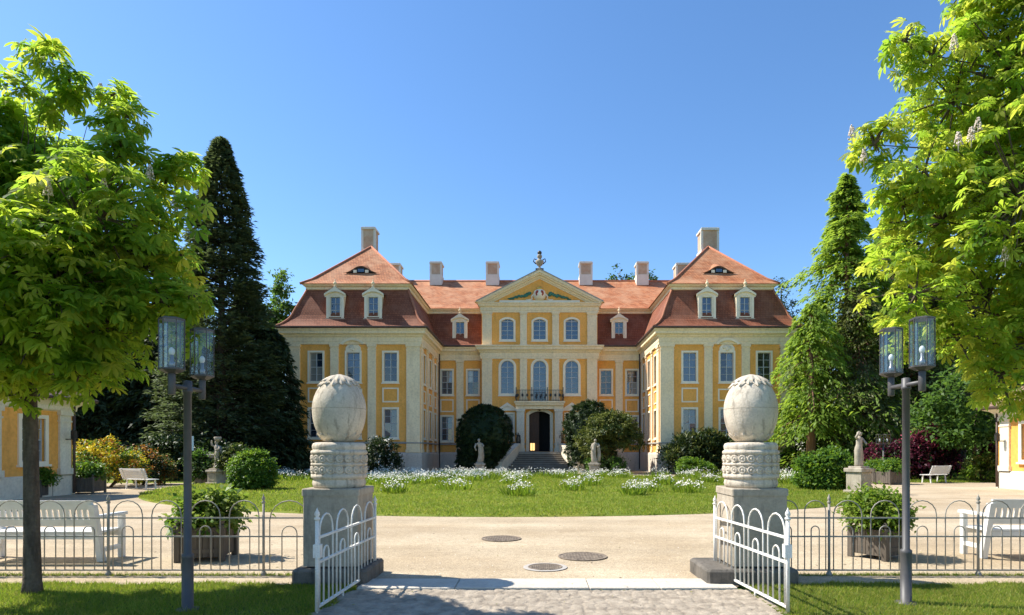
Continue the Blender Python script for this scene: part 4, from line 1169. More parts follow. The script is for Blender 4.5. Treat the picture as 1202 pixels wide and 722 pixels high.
def clumpy(lobes, n_clumps, per, spread, shell=.55, flat=.75, lower=1.0, rough=.10):
    """points of leaf clumps over the skins of ellipsoid lobes (cx,cy,cz,rx,ry,rz)"""
    L = np.array(lobes, float); w = (L[:, 3] * L[:, 4] + L[:, 3] * L[:, 5] + L[:, 4] * L[:, 5]); w /= w.sum()
    idx = RNG.choice(len(L), n_clumps, p=w); d = rnd_dir(n_clumps)
    d[:, 2] = np.where(d[:, 2] < -.75 * lower, -d[:, 2], d[:, 2])
    rr = (shell + (1 - shell) * RNG.random(n_clumps) ** .6)[:, None]
    rr = rr * (1 + rough * RNG.normal(size=(n_clumps, 1)))
    C = L[idx, :3] + d * L[idx, 3:6] * rr
    sz = spread * (.6 + .8 * RNG.random(n_clumps))
    P = np.repeat(C, per, 0) + RNG.normal(size=(n_clumps * per, 3)) * np.repeat(sz, per)[:, None] * np.array([1, 1, flat]) * .55
    O = np.repeat(d, per, 0)
    return P, O, np.repeat(np.arange(n_clumps), per), C

def crown(parent, lobes, n_clumps, per, spread, leaf, mats, probs=None, shell=.55, droop=.35, name='crown', asp=.5, flat=.7, zmin=None, lower=1.0, rough=.10):
    P, O, ci, C = clumpy(lobes, n_clumps, per, spread, shell, flat, lower, rough)
    if zmin is not None:
        k = P[:, 2] > zmin; P, O, ci = P[k], O[k], ci[k]
    n = len(P)
    D = unit(O * .7 + rnd_dir(n) * .9 + np.array([0, 0, -droop]))
    N = unit(np.array([0, 0, 1.0]) + rnd_dir(n) * .55 + O * .35)
    ln = leaf * (.65 + .7 * RNG.random(n))
    V, Fq = leaf_quads(P, D, N, ln, ln * asp)
    cm = RNG.choice(len(mats), int(ci.max()) + 1, p=probs); mi = cm[ci]
    sw = RNG.random(n) < .2; mi = np.where(sw, RNG.integers(0, len(mats), n), mi)
    return np_mesh(name, V, Fq, mats, mi, parent), C

def limb_pts(a, b, sag, seed=0):
    a, b = Vector(a), Vector(b); out = []
    for k in range(6):
        t = k / 5; p = a.lerp(b, t); p.z += sag * math.sin(PI * t); out.append(p + Vector((random.uniform(-1, 1), random.uniform(-1, 1), 0)) * .03 * (b - a).length * (1 if 0 < k < 5 else 0))
    return out

def broad_tree(loc, h, lobes, label, mats, probs=None, n=260, per=40, leaf=.28, trunk=.25, bark='dark_bark', spread=.55, group=None, name='broadleaf_tree', shell=.5, droop=.3, tz=None, zmin=.3, asp=.55):
    """lobes relative to loc"""
    R = thing(name, loc, label, 'tree', group)
    g = MB().use(bark); top = tz or h * .7
    pts = [Vector((0, 0, -.1)), Vector((.02, 0, top * .25)), Vector((random.uniform(-.1, .1), random.uniform(-.1, .1), top * .6)), Vector((random.uniform(-.2, .2), random.uniform(-.2, .2), top))]
    g.tube(pts, [trunk * 1.25, trunk, trunk * .75, trunk * .25], 10)
    for (x, y, z, rx, ry, rz) in lobes:
        zs = max(top * .25, min(top * .9, z - rz * .7)); g.tube(limb_pts((0, 0, zs), (x, y, z), .1), [trunk * .4, trunk * .33, trunk * .25, trunk * .18, trunk * .1, trunk * .05], 6)
    g.build('trunk', R)
    crown(R, lobes, n, per, spread, leaf, mats, probs, shell, droop, zmin=zmin, asp=asp)
    return R

def conifer(loc, h, rmax, label, mats, probs=None, n_br=420, per=26, leaf=.34, trunk=.3, bark='dark_bark', power=.85, droop=.35, zb=.3, group=None, name='conifer', asp=.34, top_r=.25, jag=.25, up=0.0, lump=0.0):
    R = thing(name, loc, label, 'tree', group)
    g = MB().use(bark); g.tube([(0, 0, -.1), (0, 0, h * .4), (0, 0, h * .97)], [trunk * 1.2, trunk * .75, .03], 10)
    t = RNG.random(n_br) ** 1.25; t[:8] = np.linspace(.93, .995, 8)
    z0 = zb + (h - zb) * t
    Rr = (rmax * np.clip(1 - t, 0, 1) ** power + top_r * (1 - t) ** .3 * .6) * (1 - jag + 2 * jag * RNG.random(n_br) * .75)
    if lump:
        az0 = az = RNG.random(n_br) * 2 * PI; ph = RNG.random(6) * 6.28
        q = np.sin(2 * az + 1.1 * z0 + ph[0]) + np.sin(3 * az - 1.7 * z0 + ph[1]) + .8 * np.sin(az + 2.6 * z0 + ph[2])
        Rr *= np.clip(1 + lump * q * .45, .25, 1.6)
    low = t < .12; Rr[low] *= .75 + .25 * t[low] / .12
    if not lump: az = RNG.random(n_br) * 2 * PI
    dirs = np.stack([np.cos(az), np.sin(az), np.zeros(n_br)], 1)
    for k in range(0, n_br, 5):
        a = Vector((0, 0, float(z0[k]))); b = a + Vector(dirs[k]) * float(Rr[k]) * .9; b.z -= float(Rr[k]) * droop * .8 - float(Rr[k]) * up
        g.tube([a, a.lerp(b, .5) + Vector((0, 0, .08 * float(Rr[k]))), b], [.05 + .01 * float(Rr[k]), .035, .012], 5)
    g.build('trunk', R)
    s = .25 + .75 * RNG.random((n_br, per)) ** .6
    side = np.stack([-dirs[:, 1], dirs[:, 0], np.zeros(n_br)], 1)
    wv = RNG.normal(size=(n_br, per)) * .16 * (1.15 - s)
    B = np.zeros((n_br, per, 3)); B[:, :, 2] = z0[:, None]
    B += dirs[:, None, :] * (Rr[:, None] * s)[:, :, None] + side[:, None, :] * (Rr[:, None] * wv * 1.6)[:, :, None]
    B[:, :, 2] += -droop * (Rr[:, None]) * s ** 2 + up * Rr[:, None] * s + RNG.normal(size=(n_br, per)) * (.07 + .05 * leaf)
    n = n_br * per
    D = unit((dirs[:, None, :] * .75 + side[:, None, :] * (np.sign(wv) * .6)[:, :, None] + np.array([0, 0, -droop * 1.1 + up])).reshape(-1, 3) + rnd_dir(n) * .38)
    N = unit(np.array([0, 0, 1.0]) + rnd_dir(n) * .5)
    ln = leaf * (.55 + .8 * RNG.random(n))
    P = B.reshape(-1, 3); k = P[:, 2] > .12
    V, Fq = leaf_quads(P[k], D[k], N[k], ln[k], ln[k] * asp, .15)
    cm = RNG.choice(len(mats), n_br, p=probs); mi = np.repeat(cm, per)
    tip = (s.reshape(-1) > .88) & (RNG.random(n) < .5); mi = np.where(tip, len(mats) - 1, mi)
    np_mesh('crown', V, Fq, mats, mi[k], R)
    return R

# ---------------- horse chestnuts by the gate: hand-shaped leaves
def chestnut(loc, trunk_top, lobes, n_shoots, label, probs, trunk_r=.15, candles=5, size=1.0, name='chestnut_tree', lean=(0, 0), front=False):
    R = thing(name, loc, label, 'tree', 'chestnut trees at the gate')
    L = np.array(lobes, float); w = (L[:, 3] * L[:, 4] * L[:, 5]) ** (2 / 3) + .028; w /= w.sum()
    idx = RNG.choice(len(L), n_shoots, p=w); d = rnd_dir(n_shoots)
    rr = (.35 + .65 * RNG.random(n_shoots) ** .6)[:, None] * (1 + .07 * RNG.normal(size=(n_shoots, 1)))
    C = L[idx, :3] + d * L[idx, 3:6] * rr
    # wood
    g = MB().use('bark'); tt = Vector(trunk_top)
    base = [Vector((0, 0, -.1)), Vector((0, 0, .12)), Vector((lean[0] * .1, lean[1] * .1, .6)), Vector((lean[0] * .3, lean[1] * .3, tt.z * .35)), Vector((lean[0] * .7, lean[1] * .7, tt.z * .7)), tt]
    g.tube(base, [trunk_r * 1.5, trunk_r * 1.15, trunk_r, trunk_r * .92, trunk_r * .7, trunk_r * .2], 14)
    limbs = []
    for (x, y, z, rx, ry, rz) in lobes:
        zs = max(tt.z * .33, min(tt.z * .85, z - rz * 1.0)); f = zs / tt.z
        a = Vector((tt.x * f, tt.y * f, zs)); P = limb_pts(a, (x, y, z), .06); limbs.append(P)
        sc_ = min(1, .3 + rx * .8); g.tube(P, [trunk_r * q * sc_ for q in (.42, .36, .28, .18, .10, .05)], 7)
    for i in range(0, n_shoots):
        P = limbs[idx[i]]; c = Vector(C[i]); q = min(P[1:], key=lambda p: (p - c).length)
        if i % 2 == 0: g.tube([q, q.lerp(c, .5) + Vector((0, 0, .03)), c], [.016, .010, .005], 4, False)
    g.build('trunk', R)
    # leaves
    nl = 6; n = n_shoots * nl
    ax = unit(d * .8 + np.array([0, 0, .55])); ax = np.repeat(ax, nl, 0)
    az = np.tile(np.arange(nl) / nl * 2 * PI, n_shoots) + RNG.random(n) * .9
    u = unit(np.cross(ax, rnd_dir(n))); u = unit(np.cross(ax, np.array([.3, .2, 1.0]) + 0 * ax)); v = np.cross(ax, u)
    out = unit(u * np.cos(az)[:, None] + v * np.sin(az)[:, None] + ax * (.15 + .5 * RNG.random((n, 1))))
    pet = (.07 + .11 * RNG.random(n)) * size
    sz = size * (.09 + .125 * RNG.random(n) ** 1.3)
    O = np.repeat(C, nl, 0) + out * pet[:, None] - np.array([0, 0, 1.0]) * (pet * .12)[:, None]
    f = unit(out * np.array([1, 1, .5]) + np.array([0, 0, -1.0]) * (.05 + .6 * RNG.random((n, 1))) + RNG.normal(size=(n, 3)) * .25)
    up = unit(np.array([0, 0, 1.0]) + out * .25 + RNG.normal(size=(n, 3)) * .32); s = unit(np.cross(f, up)); up = np.cross(s, f)
    ang = np.radians([-98, -58, -20, 20, 58, 98]); scl = np.array([.62, .86, 1.0, 1.0, .86, .62])
    nf = len(ang)
    Dl = f[:, None, :] * np.cos(ang)[None, :, None] + s[:, None, :] * np.sin(ang)[None, :, None]
    Nl = np.repeat(up[:, None, :], nf, 1); Sl = np.cross(Dl, Nl)
    ll = (sz[:, None] * scl[None, :] * (.9 + .2 * RNG.random((n, nf))))[:, :, None]
    o = O[:, None, :]
    dr = .15 + .4 * RNG.random((n, 1, 1))
    at_ = lambda t, wd, lift: o + Dl * ll * t + Sl * ll * wd - Nl * ll * (dr * t * t - lift)
    pts = [at_(0, 0, 0), at_(.5, .135, .05), at_(.5, -.135, .05), at_(.52, 0, 0), at_(.8, .165, .04), at_(.8, -.165, .04), at_(.82, 0, 0), at_(1.04, 0, 0)]
    V = np.stack(pts, 2).reshape(-1, 3); m = n * nf
    quads = np.array([[0, 3, 1, 1], [0, 2, 3, 3], [1, 3, 6, 4], [3, 2, 5, 6], [4, 6, 7, 7], [6, 5, 7, 7]])
    tri = np.array([[0, 3, 1], [0, 2, 3], [1, 3, 6], [1, 6, 4], [3, 2, 5], [3, 5, 6], [4, 6, 7], [6, 5, 7]])
    Fc = (np.arange(m)[:, None, None] * 8 + tri[None]).reshape(-1, 3)
    cm = RNG.choice(3, n_shoots, p=probs); mi = np.repeat(cm, nl); sw = RNG.random(n) < .15; mi = np.where(sw, RNG.integers(0, 3, n), mi)
    np_mesh('crown', V, Fc, ['chestnut_leaf', 'chestnut_leaf_yellow', 'chestnut_leaf_deep'], np.repeat(mi, nf * 8), R)
    return R, C, d

def candle(R, p):
    g = MB().use('candle_flower')
    for k in range(70):
        t = random.random(); a = random.random() * 2 * PI; r = .034 * (1 - t) ** .7 + .006
        g.ell((p[0] + r * math.cos(a), p[1] + r * math.sin(a), p[2] + .02 + t * .15), .009, .009, .010, 5, 3)
    g.tube([(p[0], p[1], p[2] - .05), (p[0], p[1], p[2] + .16)], [.006, .003], 5)
    g.build('flower_candle', R)

def lobes_px(lst, d0, loc, sy=1.0, trim=0, shift=0):
    out = []
    for (px, py, r, dy) in lst:
        d = d0 + dy; r = max(9, r - trim); px += shift; x, y, z = at(px, py, d); q = r * d / F_PX
        out.append((x - loc[0], y - loc[1], z - loc[2], q, q * sy, q))
    return out
x, y, _ = at(38, 697, 6.95); loc = (x, y, 0)
Lb = lobes_px([(52, 66, 20, 0), (78, 66, 14, -.1), (40, 105, 30, .1), (95, 95, 12, 0), (85, 125, 18, .1), (10, 130, 30, .1), (20, 190, 60, .1), (145, 112, 18, .1), (165, 138, 15, 0), (140, 150, 22, .1), (158, 182, 34, -.1), (112, 190, 30, .1), (232, 196, 12, .1), (240, 248, 13, 0), (226, 300, 16, .1), (238, 345, 14, -.1), (236, 392, 12, 0), (60, 240, 88, .4), (130, 255, 85, -.3), (192, 262, 30, .2), (208, 215, 18, .1), (170, 320, 75, .2), (205, 355, 42, -.1), (80, 340, 105, -.4), (40, 300, 90, -.6),
               (140, 395, 62, .1), (50, 410, 72, .3), (110, 440, 42, -.3), (10, 425, 60, -.3), (-60, 200, 110, .2), (-80, 330, 110, -.1), (-60, 420, 70, .3), (60, 200, 70, .7), (90, 330, 90, .7), (-70, 100, 60, .3)], 6.62, loc, trim=13, shift=-14)
CH, Cc, dd = chestnut(loc, ((at(30, 200, 6.95)[0] - x), -.1, 4.3), Lb, 1450, 'young chestnut with a dark trunk and broad green crown, at the left beside the lamp', [.46, .20, .34], trunk_r=.078, lean=(-.05, 0), size=.84)
for (px, py, d) in ((57, 225, 6.0), (122, 222, 6.0), (176, 205, 6.4), (118, 108, 6.8), (205, 240, 6.6)):
    q = at(px, py + 8, d); candle(CH, (q[0] - loc[0], q[1] - loc[1], q[2]))
loc = (6.75, 7.4, 0)
Lb = lobes_px([(1094, 72, 40, .1), (1062, 48, 22, 0), (1120, 120, 66, .2), (1085, 200, 50, -.2), (1026, 170, 30, .0), (1058, 240, 40, .2), (1110, 260, 85, .3), (1050, 305, 38, .1), (1075, 345, 56, -.2), (1190, 90, 105, .2), (1200, 240, 120, -.3), (1160, 350, 80, .2),
               (1120, 395, 44, -.1), (1230, 400, 95, .2), (1175, 440, 42, -.2), (1290, 150, 140, .3), (1290, 320, 130, .1), (1200, 0, 80, .2), (1165, -50, 75, 0), (1150, 20, 34, .1), (1290, -60, 140, .2), (1250, 200, 120, 1.2), (1180, 200, 100, 1.1), (1060, 405, 24, .2)], 7.3, loc, trim=6)
CH2, Cc, dd = chestnut(loc, (.1, .1, 6.6), Lb, 2300, 'large sunlit yellow green chestnut crown hanging in from the right edge', [.44, .46, .10], trunk_r=.17, size=.72)
for (px, py, d) in ((1000, 156, 7.2), (1014, 184, 7.2), (1120, 50, 6.9), (1125, 165, 6.6), (1140, 160, 6.6), (1148, 148, 6.7), (1180, 300, 6.5)):
    q = at(px, py + 8, d); candle(CH2, (q[0] - loc[0], q[1] - loc[1], q[2]))
# a neighbour in the same row, out of frame on the left: its shade falls into the picture
loc = (-9.4, 4.9, 0)
Lb = [(0, 0, 3.4, 1.5, 1.5, 1.3), (.4, -.6, 4.6, 1.2, 1.2, 1.1), (-.5, .4, 5.2, 1.1, 1.1, 1.0), (.8, .2, 2.9, 1.1, 1.2, .8), (0, 0, 6.0, .7, .7, .7), (.6, -1.1, 3.3, 1.1, 1.1, .9)]
chestnut(loc, (0, 0, 5.0), Lb, 420, 'chestnut at the far left end of the row, mostly outside the picture', [.42, .2, .38], trunk_r=.14)

# ---------------- conifers and woods on the left
def P2(px, d): return ((px - VX) * d / F_PX, d, 0)
conifer(P2(260, 38), 20.8, 4.2, 'tall dark pointed spruce to the left of the palace', ['spruce_needle', 'spruce_tip'], [.8, .2], n_br=1400, per=44, leaf=.34, power=.66, droop=.12, up=.18, top_r=.12, jag=.2, name='spruce', zb=.2)
dk = ['fir_needle', 'fir_needle_tip']
conifer(P2(205, 42), 12.5, 5.2, 'broad dark spruce behind the left twin lantern lamp', dk, [.7, .3], n_br=620, per=40, leaf=.45, power=.6, droop=.35, zb=1.0, name='spruce')
conifer(P2(150, 44), 13.5, 5.0, 'dark spruce behind the white bench and yellow azalea', dk, [.75, .25], n_br=620, per=40, leaf=.45, power=.6, droop=.35, zb=1.8, name='spruce')
conifer(P2(98, 41), 14, 5.2, 'dark spruce rising behind the corner of the left side building', dk, [.75, .25], n_br=560, per=40, leaf=.45, power=.6, droop=.35, zb=1.2, name='spruce')
conifer(P2(30, 50), 16, 6, 'dark spruce hidden behind the left chestnut crown', dk, [.8, .2], n_br=520, per=36, leaf=.5, power=.6, name='spruce')
conifer(P2(318, 40), 9.5, 2.6, 'low dark spruce touching the left wing of the palace', dk, [.85, .15], n_br=480, per=40, leaf=.40, power=.45, droop=.3, zb=.1, name='spruce')
conifer(P2(290, 41.5), 13, 3.0, 'slim dark spruce between the tallest spruce and the left wing', dk, [.85, .15], n_br=520, per=40, leaf=.42, power=.6, droop=.3, zb=.2, name='spruce')
for (px, d, h, r, lab) in ((180, 58, 13, 5.5, 'green tree deep in the left wood, between two spruces'), (110, 60, 14, 6, 'green tree deep in the left wood, behind the azalea'), (40, 62, 14, 6.5, 'green tree deep in the left wood, behind the side building'), (245, 60, 12, 5, 'green tree deep in the wood behind the old statue'), (-60, 60, 15, 7, 'green tree at the far left of the wood')):
    broad_tree(P2(px, d), h, [(0, 0, h * .62, r * .8, r * .8, h * .34), (r * .45, -.5, h * .45, r * .6, r * .6, h * .3), (-r * .45, 0, h * .42, r * .6, r * .6, h * .3), (0, -1, h * .25, r * .7, r * .6, h * .22)], lab, ['broad_leaf', 'topiary_tip', 'topiary_leaf'], [.3, .4, .3], n=260, per=34, leaf=.42, spread=.8, group='trees of the left wood')
x, y, z = at(328, 350, 62)
broad_tree((x, 62, 0), 20, [(0, 0, 15.5, 1.6, 1.6, 3.2), (.7, 0, 13, 2.2, 2, 2.8), (-1, 0, 12, 2.5, 2, 3), (.3, 0, 18.2, .8, .8, 1.3)], 'light green tree top showing between the spruce and the left roof', ['broad_leaf_light', 'broad_leaf'], [.6, .4], n=240, per=26, leaf=.36, spread=.55, shell=.3)
# ---------------- trees behind the palace
x, y, z = at(738, 318, 78)
broad_tree((x, 78, 0), 25, [(-1.7, 0, 22.9, 1.5, 1.2, 1.4), (1.6, 0, 23.3, 1.9, 1.4, 1.2), (-.5, 0, 21.5, 2.6, 2, 1), (2.9, 0, 22, 1.2, 1, .9), (-1.2, 0, 24.6, .5, .5, .6)], 'loose dark tree top showing above the ridge between two chimneys', ['broad_leaf', 'topiary_tip'], [.6, .4], n=110, per=22, leaf=.36, spread=.5, shell=.3, tz=22, trunk=.2)
x, y, z = at(917, 345, 66)
broad_tree((x, 66, 0), 20, [(0, 0, 18.6, 1.0, 1, 1.6), (.4, 0, 16.6, 1.3, 1.2, 1.5), (-.6, 0, 15.4, 1.2, 1.2, 1.5), (.8, 0, 14.6, 1.6, 1.4, 1.6)], 'thin grey green tree with sparse leaves beside the right roof', ['topiary_tip', 'fir_needle_tip'], [.5, .5], n=130, per=15, leaf=.26, spread=.5, shell=.2, tz=19.5, trunk=.16)
broad_tree(P2(922, 60), 15, [(0, 0, 10.5, 2.6, 2.5, 3.6), (1.5, 0, 12.2, 1.4, 1.4, 1.8), (0, 0, 6, 3.4, 3, 4)], 'dark rounded tree behind the eaves of the right wing', ['topiary_leaf', 'fir_needle_tip'], [.6, .4], n=300, per=36, leaf=.36, spread=.6)
# ---------------- right hand trees
conifer(P2(994, 44), 21.4, 5.7, 'light green feathery larch to the right of the palace', ['larch_needle_deep', 'larch_needle'], [.45, .55], n_br=820, per=50, leaf=.42, power=.78, droop=.40, jag=.4, zb=2.2, lump=.68, name='larch', bark='red_bark', asp=.3)
conifer(P2(952, 41), 11.5, 2.9, 'small light green larch in front of the corner of the right wing', ['larch_needle_deep', 'larch_needle'], [.4, .6], n_br=190, per=52, leaf=.34, power=.5, droop=.6, jag=.35, zb=3.4, lump=.6, name='larch', bark='red_bark', asp=.3)
hm = ['hemlock_needle', 'hemlock_tip']
conifer(P2(1008, 42), 13, 4.3, 'olive green hemlock with hanging sprays behind the raised arm statue', hm, [.5, .5], n_br=640, per=50, leaf=.25, lump=.5, power=.5, droop=.55, zb=1.0, name='hemlock', bark='red_bark')
conifer(P2(1078, 45), 16.5, 5.4, 'dark hemlock behind the right twin lantern lamp', hm, [.7, .3], n_br=640, per=50, leaf=.27, lump=.5, power=.5, droop=.38, zb=4.6, name='hemlock', bark='red_bark')
conifer(P2(1048, 49), 20.5, 6.0, 'taller dark hemlock standing behind the larch', hm, [.8, .2], n_br=520, per=38, leaf=.42, power=.6, droop=.4, zb=4.2, name='hemlock', bark='red_bark')
conifer(P2(1128, 50), 16.5, 6.0, 'dark spruce behind the right chestnut leaves', dk, [.7, .3], n_br=520, per=38, leaf=.42, power=.55, droop=.4, zb=4.6, name='spruce')
g = MB().use('red_bark'); 
broad_tree(P2(1143, 32.6), 6.0, [(0, 0, 4.4, 2.6, 2.2, 1.6), (1.2, 0, 3.2, 1.8, 1.6, 1.0), (-1.4, .3, 3.2, 1.6, 1.6, 1.0), (.2, 0, 2.3, 2.2, 1.6, .5)], 'young green spreading tree on the lawn near the right side building', ['broad_leaf', 'broad_leaf_light'], [.55, .45], n=190, per=30, leaf=.26, spread=.5, trunk=.09, zmin=1.3)
for (px, d, h, r, lab) in ((1060, 60, 15, 6, 'green tree deep in the right wood, left of the purple shrubs'), (1130, 62, 14, 6, 'green tree deep in the right wood, behind the purple shrubs'), (1200, 58, 13, 6, 'green tree deep in the right wood, behind the side building'), (1290, 60, 15, 7, 'green tree at the far right of the wood'), (985, 62, 13, 5.5, 'green tree deep in the wood behind the larch')):
    broad_tree(P2(px, d), h, [(0, 0, h * .62, r * .8, r * .8, h * .34), (r * .45, -.5, h * .45, r * .6, r * .6, h * .3), (-r * .45, 0, h * .42, r * .6, r * .6, h * .3), (0, -1, h * .2, r * .9, r * .6, h * .18)], lab, ['broad_leaf', 'topiary_tip', 'broad_leaf_light'], [.45, .35, .2], n=260, per=34, leaf=.42, spread=.8, group='trees of the right wood')

# ---------------- bushes
def bush(loc, lobes, label, mats, probs=None, n=160, per=36, leaf=.13, spread=.22, name='bush', cat='bush', shell=.7, group=None, stems=True, zmin=.02, droop=.1, asp=.55, core=0.0, rough=.10):
    R = thing(name, loc, label, cat, group)
    g = MB().use('dark_bark')
    for (x, y, z, rx, ry, rz) in lobes:
        for k in range(3):
            a = random.random() * 6.28; g.tube([(x * .3, y * .3, -.05), (x * .7 + .2 * rx * math.cos(a), y * .7 + .2 * ry * math.sin(a), z * .6), (x + .5 * rx * math.cos(a), y + .5 * ry * math.sin(a), z + rz * .4)], [.045, .03, .01], 5)
    if core:
        g.use(mats[0])
        for (x, y, z, rx, ry, rz) in lobes:
            rg = []
            for k in range(11):
                a = PI * k / 10; s_ = max(.01, math.sin(a))
                rg.append([(x + rx * core * s_ * math.cos(2 * PI * j / 18) * random.uniform(.86, 1.08), y + ry * core * s_ * math.sin(2 * PI * j / 18) * random.uniform(.86, 1.08), max(.0, z - rz * core * math.cos(a))) for j in range(18)])
            g.loft(rg, True, True, False)
    g.build('stem', R)
    crown(R, lobes, n, per, spread, leaf, mats, probs, shell, droop, name='foliage', zmin=zmin, asp=asp, rough=rough)
    return R
bush(P2(297, 25.0), [(0, 0, .78, .82, .8, .82), (0, 0, .4, .78, .74, .42)], 'round bright green clipped bush on the left edge of the lawn', ['bush_leaf', 'bush_leaf_bright'], [.4, .6], n=330, per=34, leaf=.10, spread=.14, shell=.86, core=.75, rough=.05)
bush(P2(968, 25.0), [(-.35, 0, .75, .72, .7, .72), (.3, 0, .85, .75, .7, .8), (0, 0, .35, 1.0, .8, .4)], 'wide bright green bush beside the statue on the right of the lawn', ['bush_leaf', 'bush_leaf_bright'], [.6, .4], n=330, per=32, leaf=.14, spread=.2, shell=.75, core=.6)
tp = ['topiary_leaf', 'topiary_tip']
x = P2(569, 46.8); bush(x, [(0, 0, 2.95, 2.12, 2.05, 2.15), (-.25, 0, 1.9, 1.85, 1.9, 1.5), (-.95, -.3, .9, 1.2, 1.2, .95), (-.1, -.3, .9, 1.1, 1.2, .95)], 'big dark clipped round bush at the left of the stairs', tp, [.88, .12], n=1500, per=40, leaf=.11, spread=.10, shell=.95, core=.9, rough=.018, name='topiary_bush', group='big round bushes by the stairs')
x = P2(692, 47.6); bush(x, [(0, 0, 3.3, 1.95, 1.9, 2.1), (.1, 0, 1.6, 1.9, 1.8, 1.7)], 'big dark round bush at the right of the stairs, half hidden', tp, [.6, .4], n=820, per=40, leaf=.13, spread=.16, shell=.9, core=.82, rough=.04, name='topiary_bush', group='big round bushes by the stairs')
x = P2(716, 44.6)
broad_tree(x, 4.2, [(0, 0, 3.0, 1.7, 1.6, 1.25), (1.1, 0, 2.6, 1.2, 1.2, 1.0), (-1.2, 0, 2.5, 1.1, 1.1, 1.0), (.4, -.3, 3.5, 1.3, 1.2, .8), (-.9, -.2, 1.7, 1.0, .9, .8)], 'light olive round shrub on a short trunk at the right of the stairs', ['olive_leaf', 'topiary_tip'], [.75, .25], n=420, per=34, leaf=.17, spread=.26, trunk=.12, shell=.8, name='shrub', tz=2.6, zmin=.8)
bush(P2(700, 43.2), [(0, 0, .6, .7, .6, .6), (1.4, 0, .55, .7, .6, .5)], 'small green bush at the foot of the light olive shrub', ['bush_leaf', 'topiary_tip'], n=110, per=30, leaf=.14)
bush(P2(447, 42.5), [(0, 0, 1.2, 1.15, 1.0, 1.15), (-.6, 0, .7, .9, .8, .7), (.6, 0, .7, .8, .8, .7)], 'dark loose bush with pale specks against the left wing', ['topiary_leaf', 'topiary_tip', 'petal_white'], [.76, .2, .04], n=260, per=34, leaf=.16, spread=.3)  # a small share of the leaf clumps is white
bush(P2(345, 43), [(0, 0, .9, 1.3, 1.1, .8), (-1, 0, .7, 1.0, 1, .65), (1, 0, .6, 1, 1, .6)], 'low dark clipped mound at the corner of the left wing', tp, [.95, .05], n=420, per=34, leaf=.14, spread=.18, shell=.88, core=.8)
bush(P2(822, 43.2), [(0, 0, 1.4, 1.9, 1.2, 1.3), (-1.6, 0, 1.0, 1.2, 1, 1.0), (1.5, 0, 1.3, 1.5, 1.1, 1.2), (.5, 0, 2.1, 1.2, 1, .9), (-.9, 0, 1.9, .9, .8, .8), (2.4, 0, 1.1, 1.1, 1, 1.1)], 'wide dark spiky yew in front of the right wing', ['topiary_leaf', 'topiary_tip', 'hemlock_tip'], [.5, .3, .2], n=430, per=36, leaf=.26, spread=.36, shell=.6, droop=-.5, asp=.3, name='yew')
bush(P2(812, 40.5), [(0, 0, .55, 1.0, .7, .5), (.7, 0, .4, .7, .6, .38)], 'low bright green bush in front of the spiky yew', ['bush_leaf', 'bush_leaf_bright'], [.5, .5], n=150, per=34, leaf=.13)
bush(P2(930, 44), [(0, 0, .9, .7, .7, .8)], 'dark bush at the outer corner of the right wing', tp, n=100, per=30, leaf=.16)
# azaleas at the side building
bush(P2(118, 27.5), [(0, 0, 1.15, 1.25, 1.0, .95), (-.9, 0, .9, .8, .8, .8), (1.1, .2, .8, .9, .8, .75)], 'yellow flowering azalea at the end of the left side building', ['azalea_yellow', 'bush_leaf_bright', 'azalea_orange', 'broad_leaf'], [.46, .2, .08, .26], n=240, per=34, leaf=.12, spread=.2, name='azalea')
bush(P2(160, 29.5), [(0, 0, .9, 1.3, 1.0, .85), (.9, 0, .7, .8, .8, .65)], 'dark olive azalea with orange buds behind the white bench', ['olive_leaf', 'azalea_orange', 'topiary_leaf'], [.3, .12, .58], n=200, per=32, leaf=.12, name='azalea')
# purple shrubs
pl = ['purple_leaf', 'topiary_leaf', 'pink_petal']
bush(P2(1086, 34.8), [(0, 0, 1.3, 1.3, 1.2, 1.2), (-1.1, 0, 1.1, 1.0, 1.0, 1.0), (1.0, 0, 1.2, 1.0, 1.0, 1.1), (.5, 0, 1.9, 1.0, 1, .8)], 'dark purple shrub behind the small white bench', pl, [.72, .22, .06], n=360, per=34, leaf=.2, spread=.36, shell=.5, name='shrub')
bush(P2(1097, 34.0), [(0, 0, 2.55, 1.1, .5, .45), (-.5, 0, 2.0, .6, .5, .3)], 'pink rhododendron blossoms above the purple shrub', ['pink_petal', 'purple_leaf'], [.6, .4], n=60, per=24, leaf=.14, name='rhododendron')
bush(P2(1040, 35), [(0, 0, 1.0, 1.2, 1, .9), (1.2, 0, .8, .9, .8, .7)], 'dark purple shrub behind the two planting tubs', pl, [.6, .34, .06], n=170, per=32, leaf=.18, spread=.3, name='shrub')
bush(P2(1168, 34), [(0, 0, 1.4, .6, .6, 1.2)], 'purple shrub beside the corner of the right side building', pl, [.6, .2, .2], n=100, per=30, leaf=.16, name='shrub')
bush(P2(1155, 32.2), [(0, 0, .7, .9, .8, .7), (.8, 0, .6, .8, .7, .6)], 'pale green bush by the small tree on the right lawn', ['bush_leaf_bright', 'olive_leaf'], [.5, .5], n=120, per=30, leaf=.16)
bush(P2(205, 34), [(0, 0, 1.2, 1.8, 1.0, 1.1), (2.2, 0, 1.0, 1.6, 1, 1.0)], 'dark undergrowth bush behind the information sign', tp, [.8, .2], n=240, per=32, leaf=.22, spread=.36)
bush(P2(238, 30.5), [(0, 0, .8, .7, .6, .7)], 'green bush at the left of the old statue', ['bush_leaf', 'topiary_tip'], n=110, per=30, leaf=.15)
bush(P2(276, 29.6), [(0, 0, 1.25, .8, .5, .55)], 'olive bush behind the carved sandstone block', ['olive_leaf', 'topiary_tip'], n=80, per=28, leaf=.15)
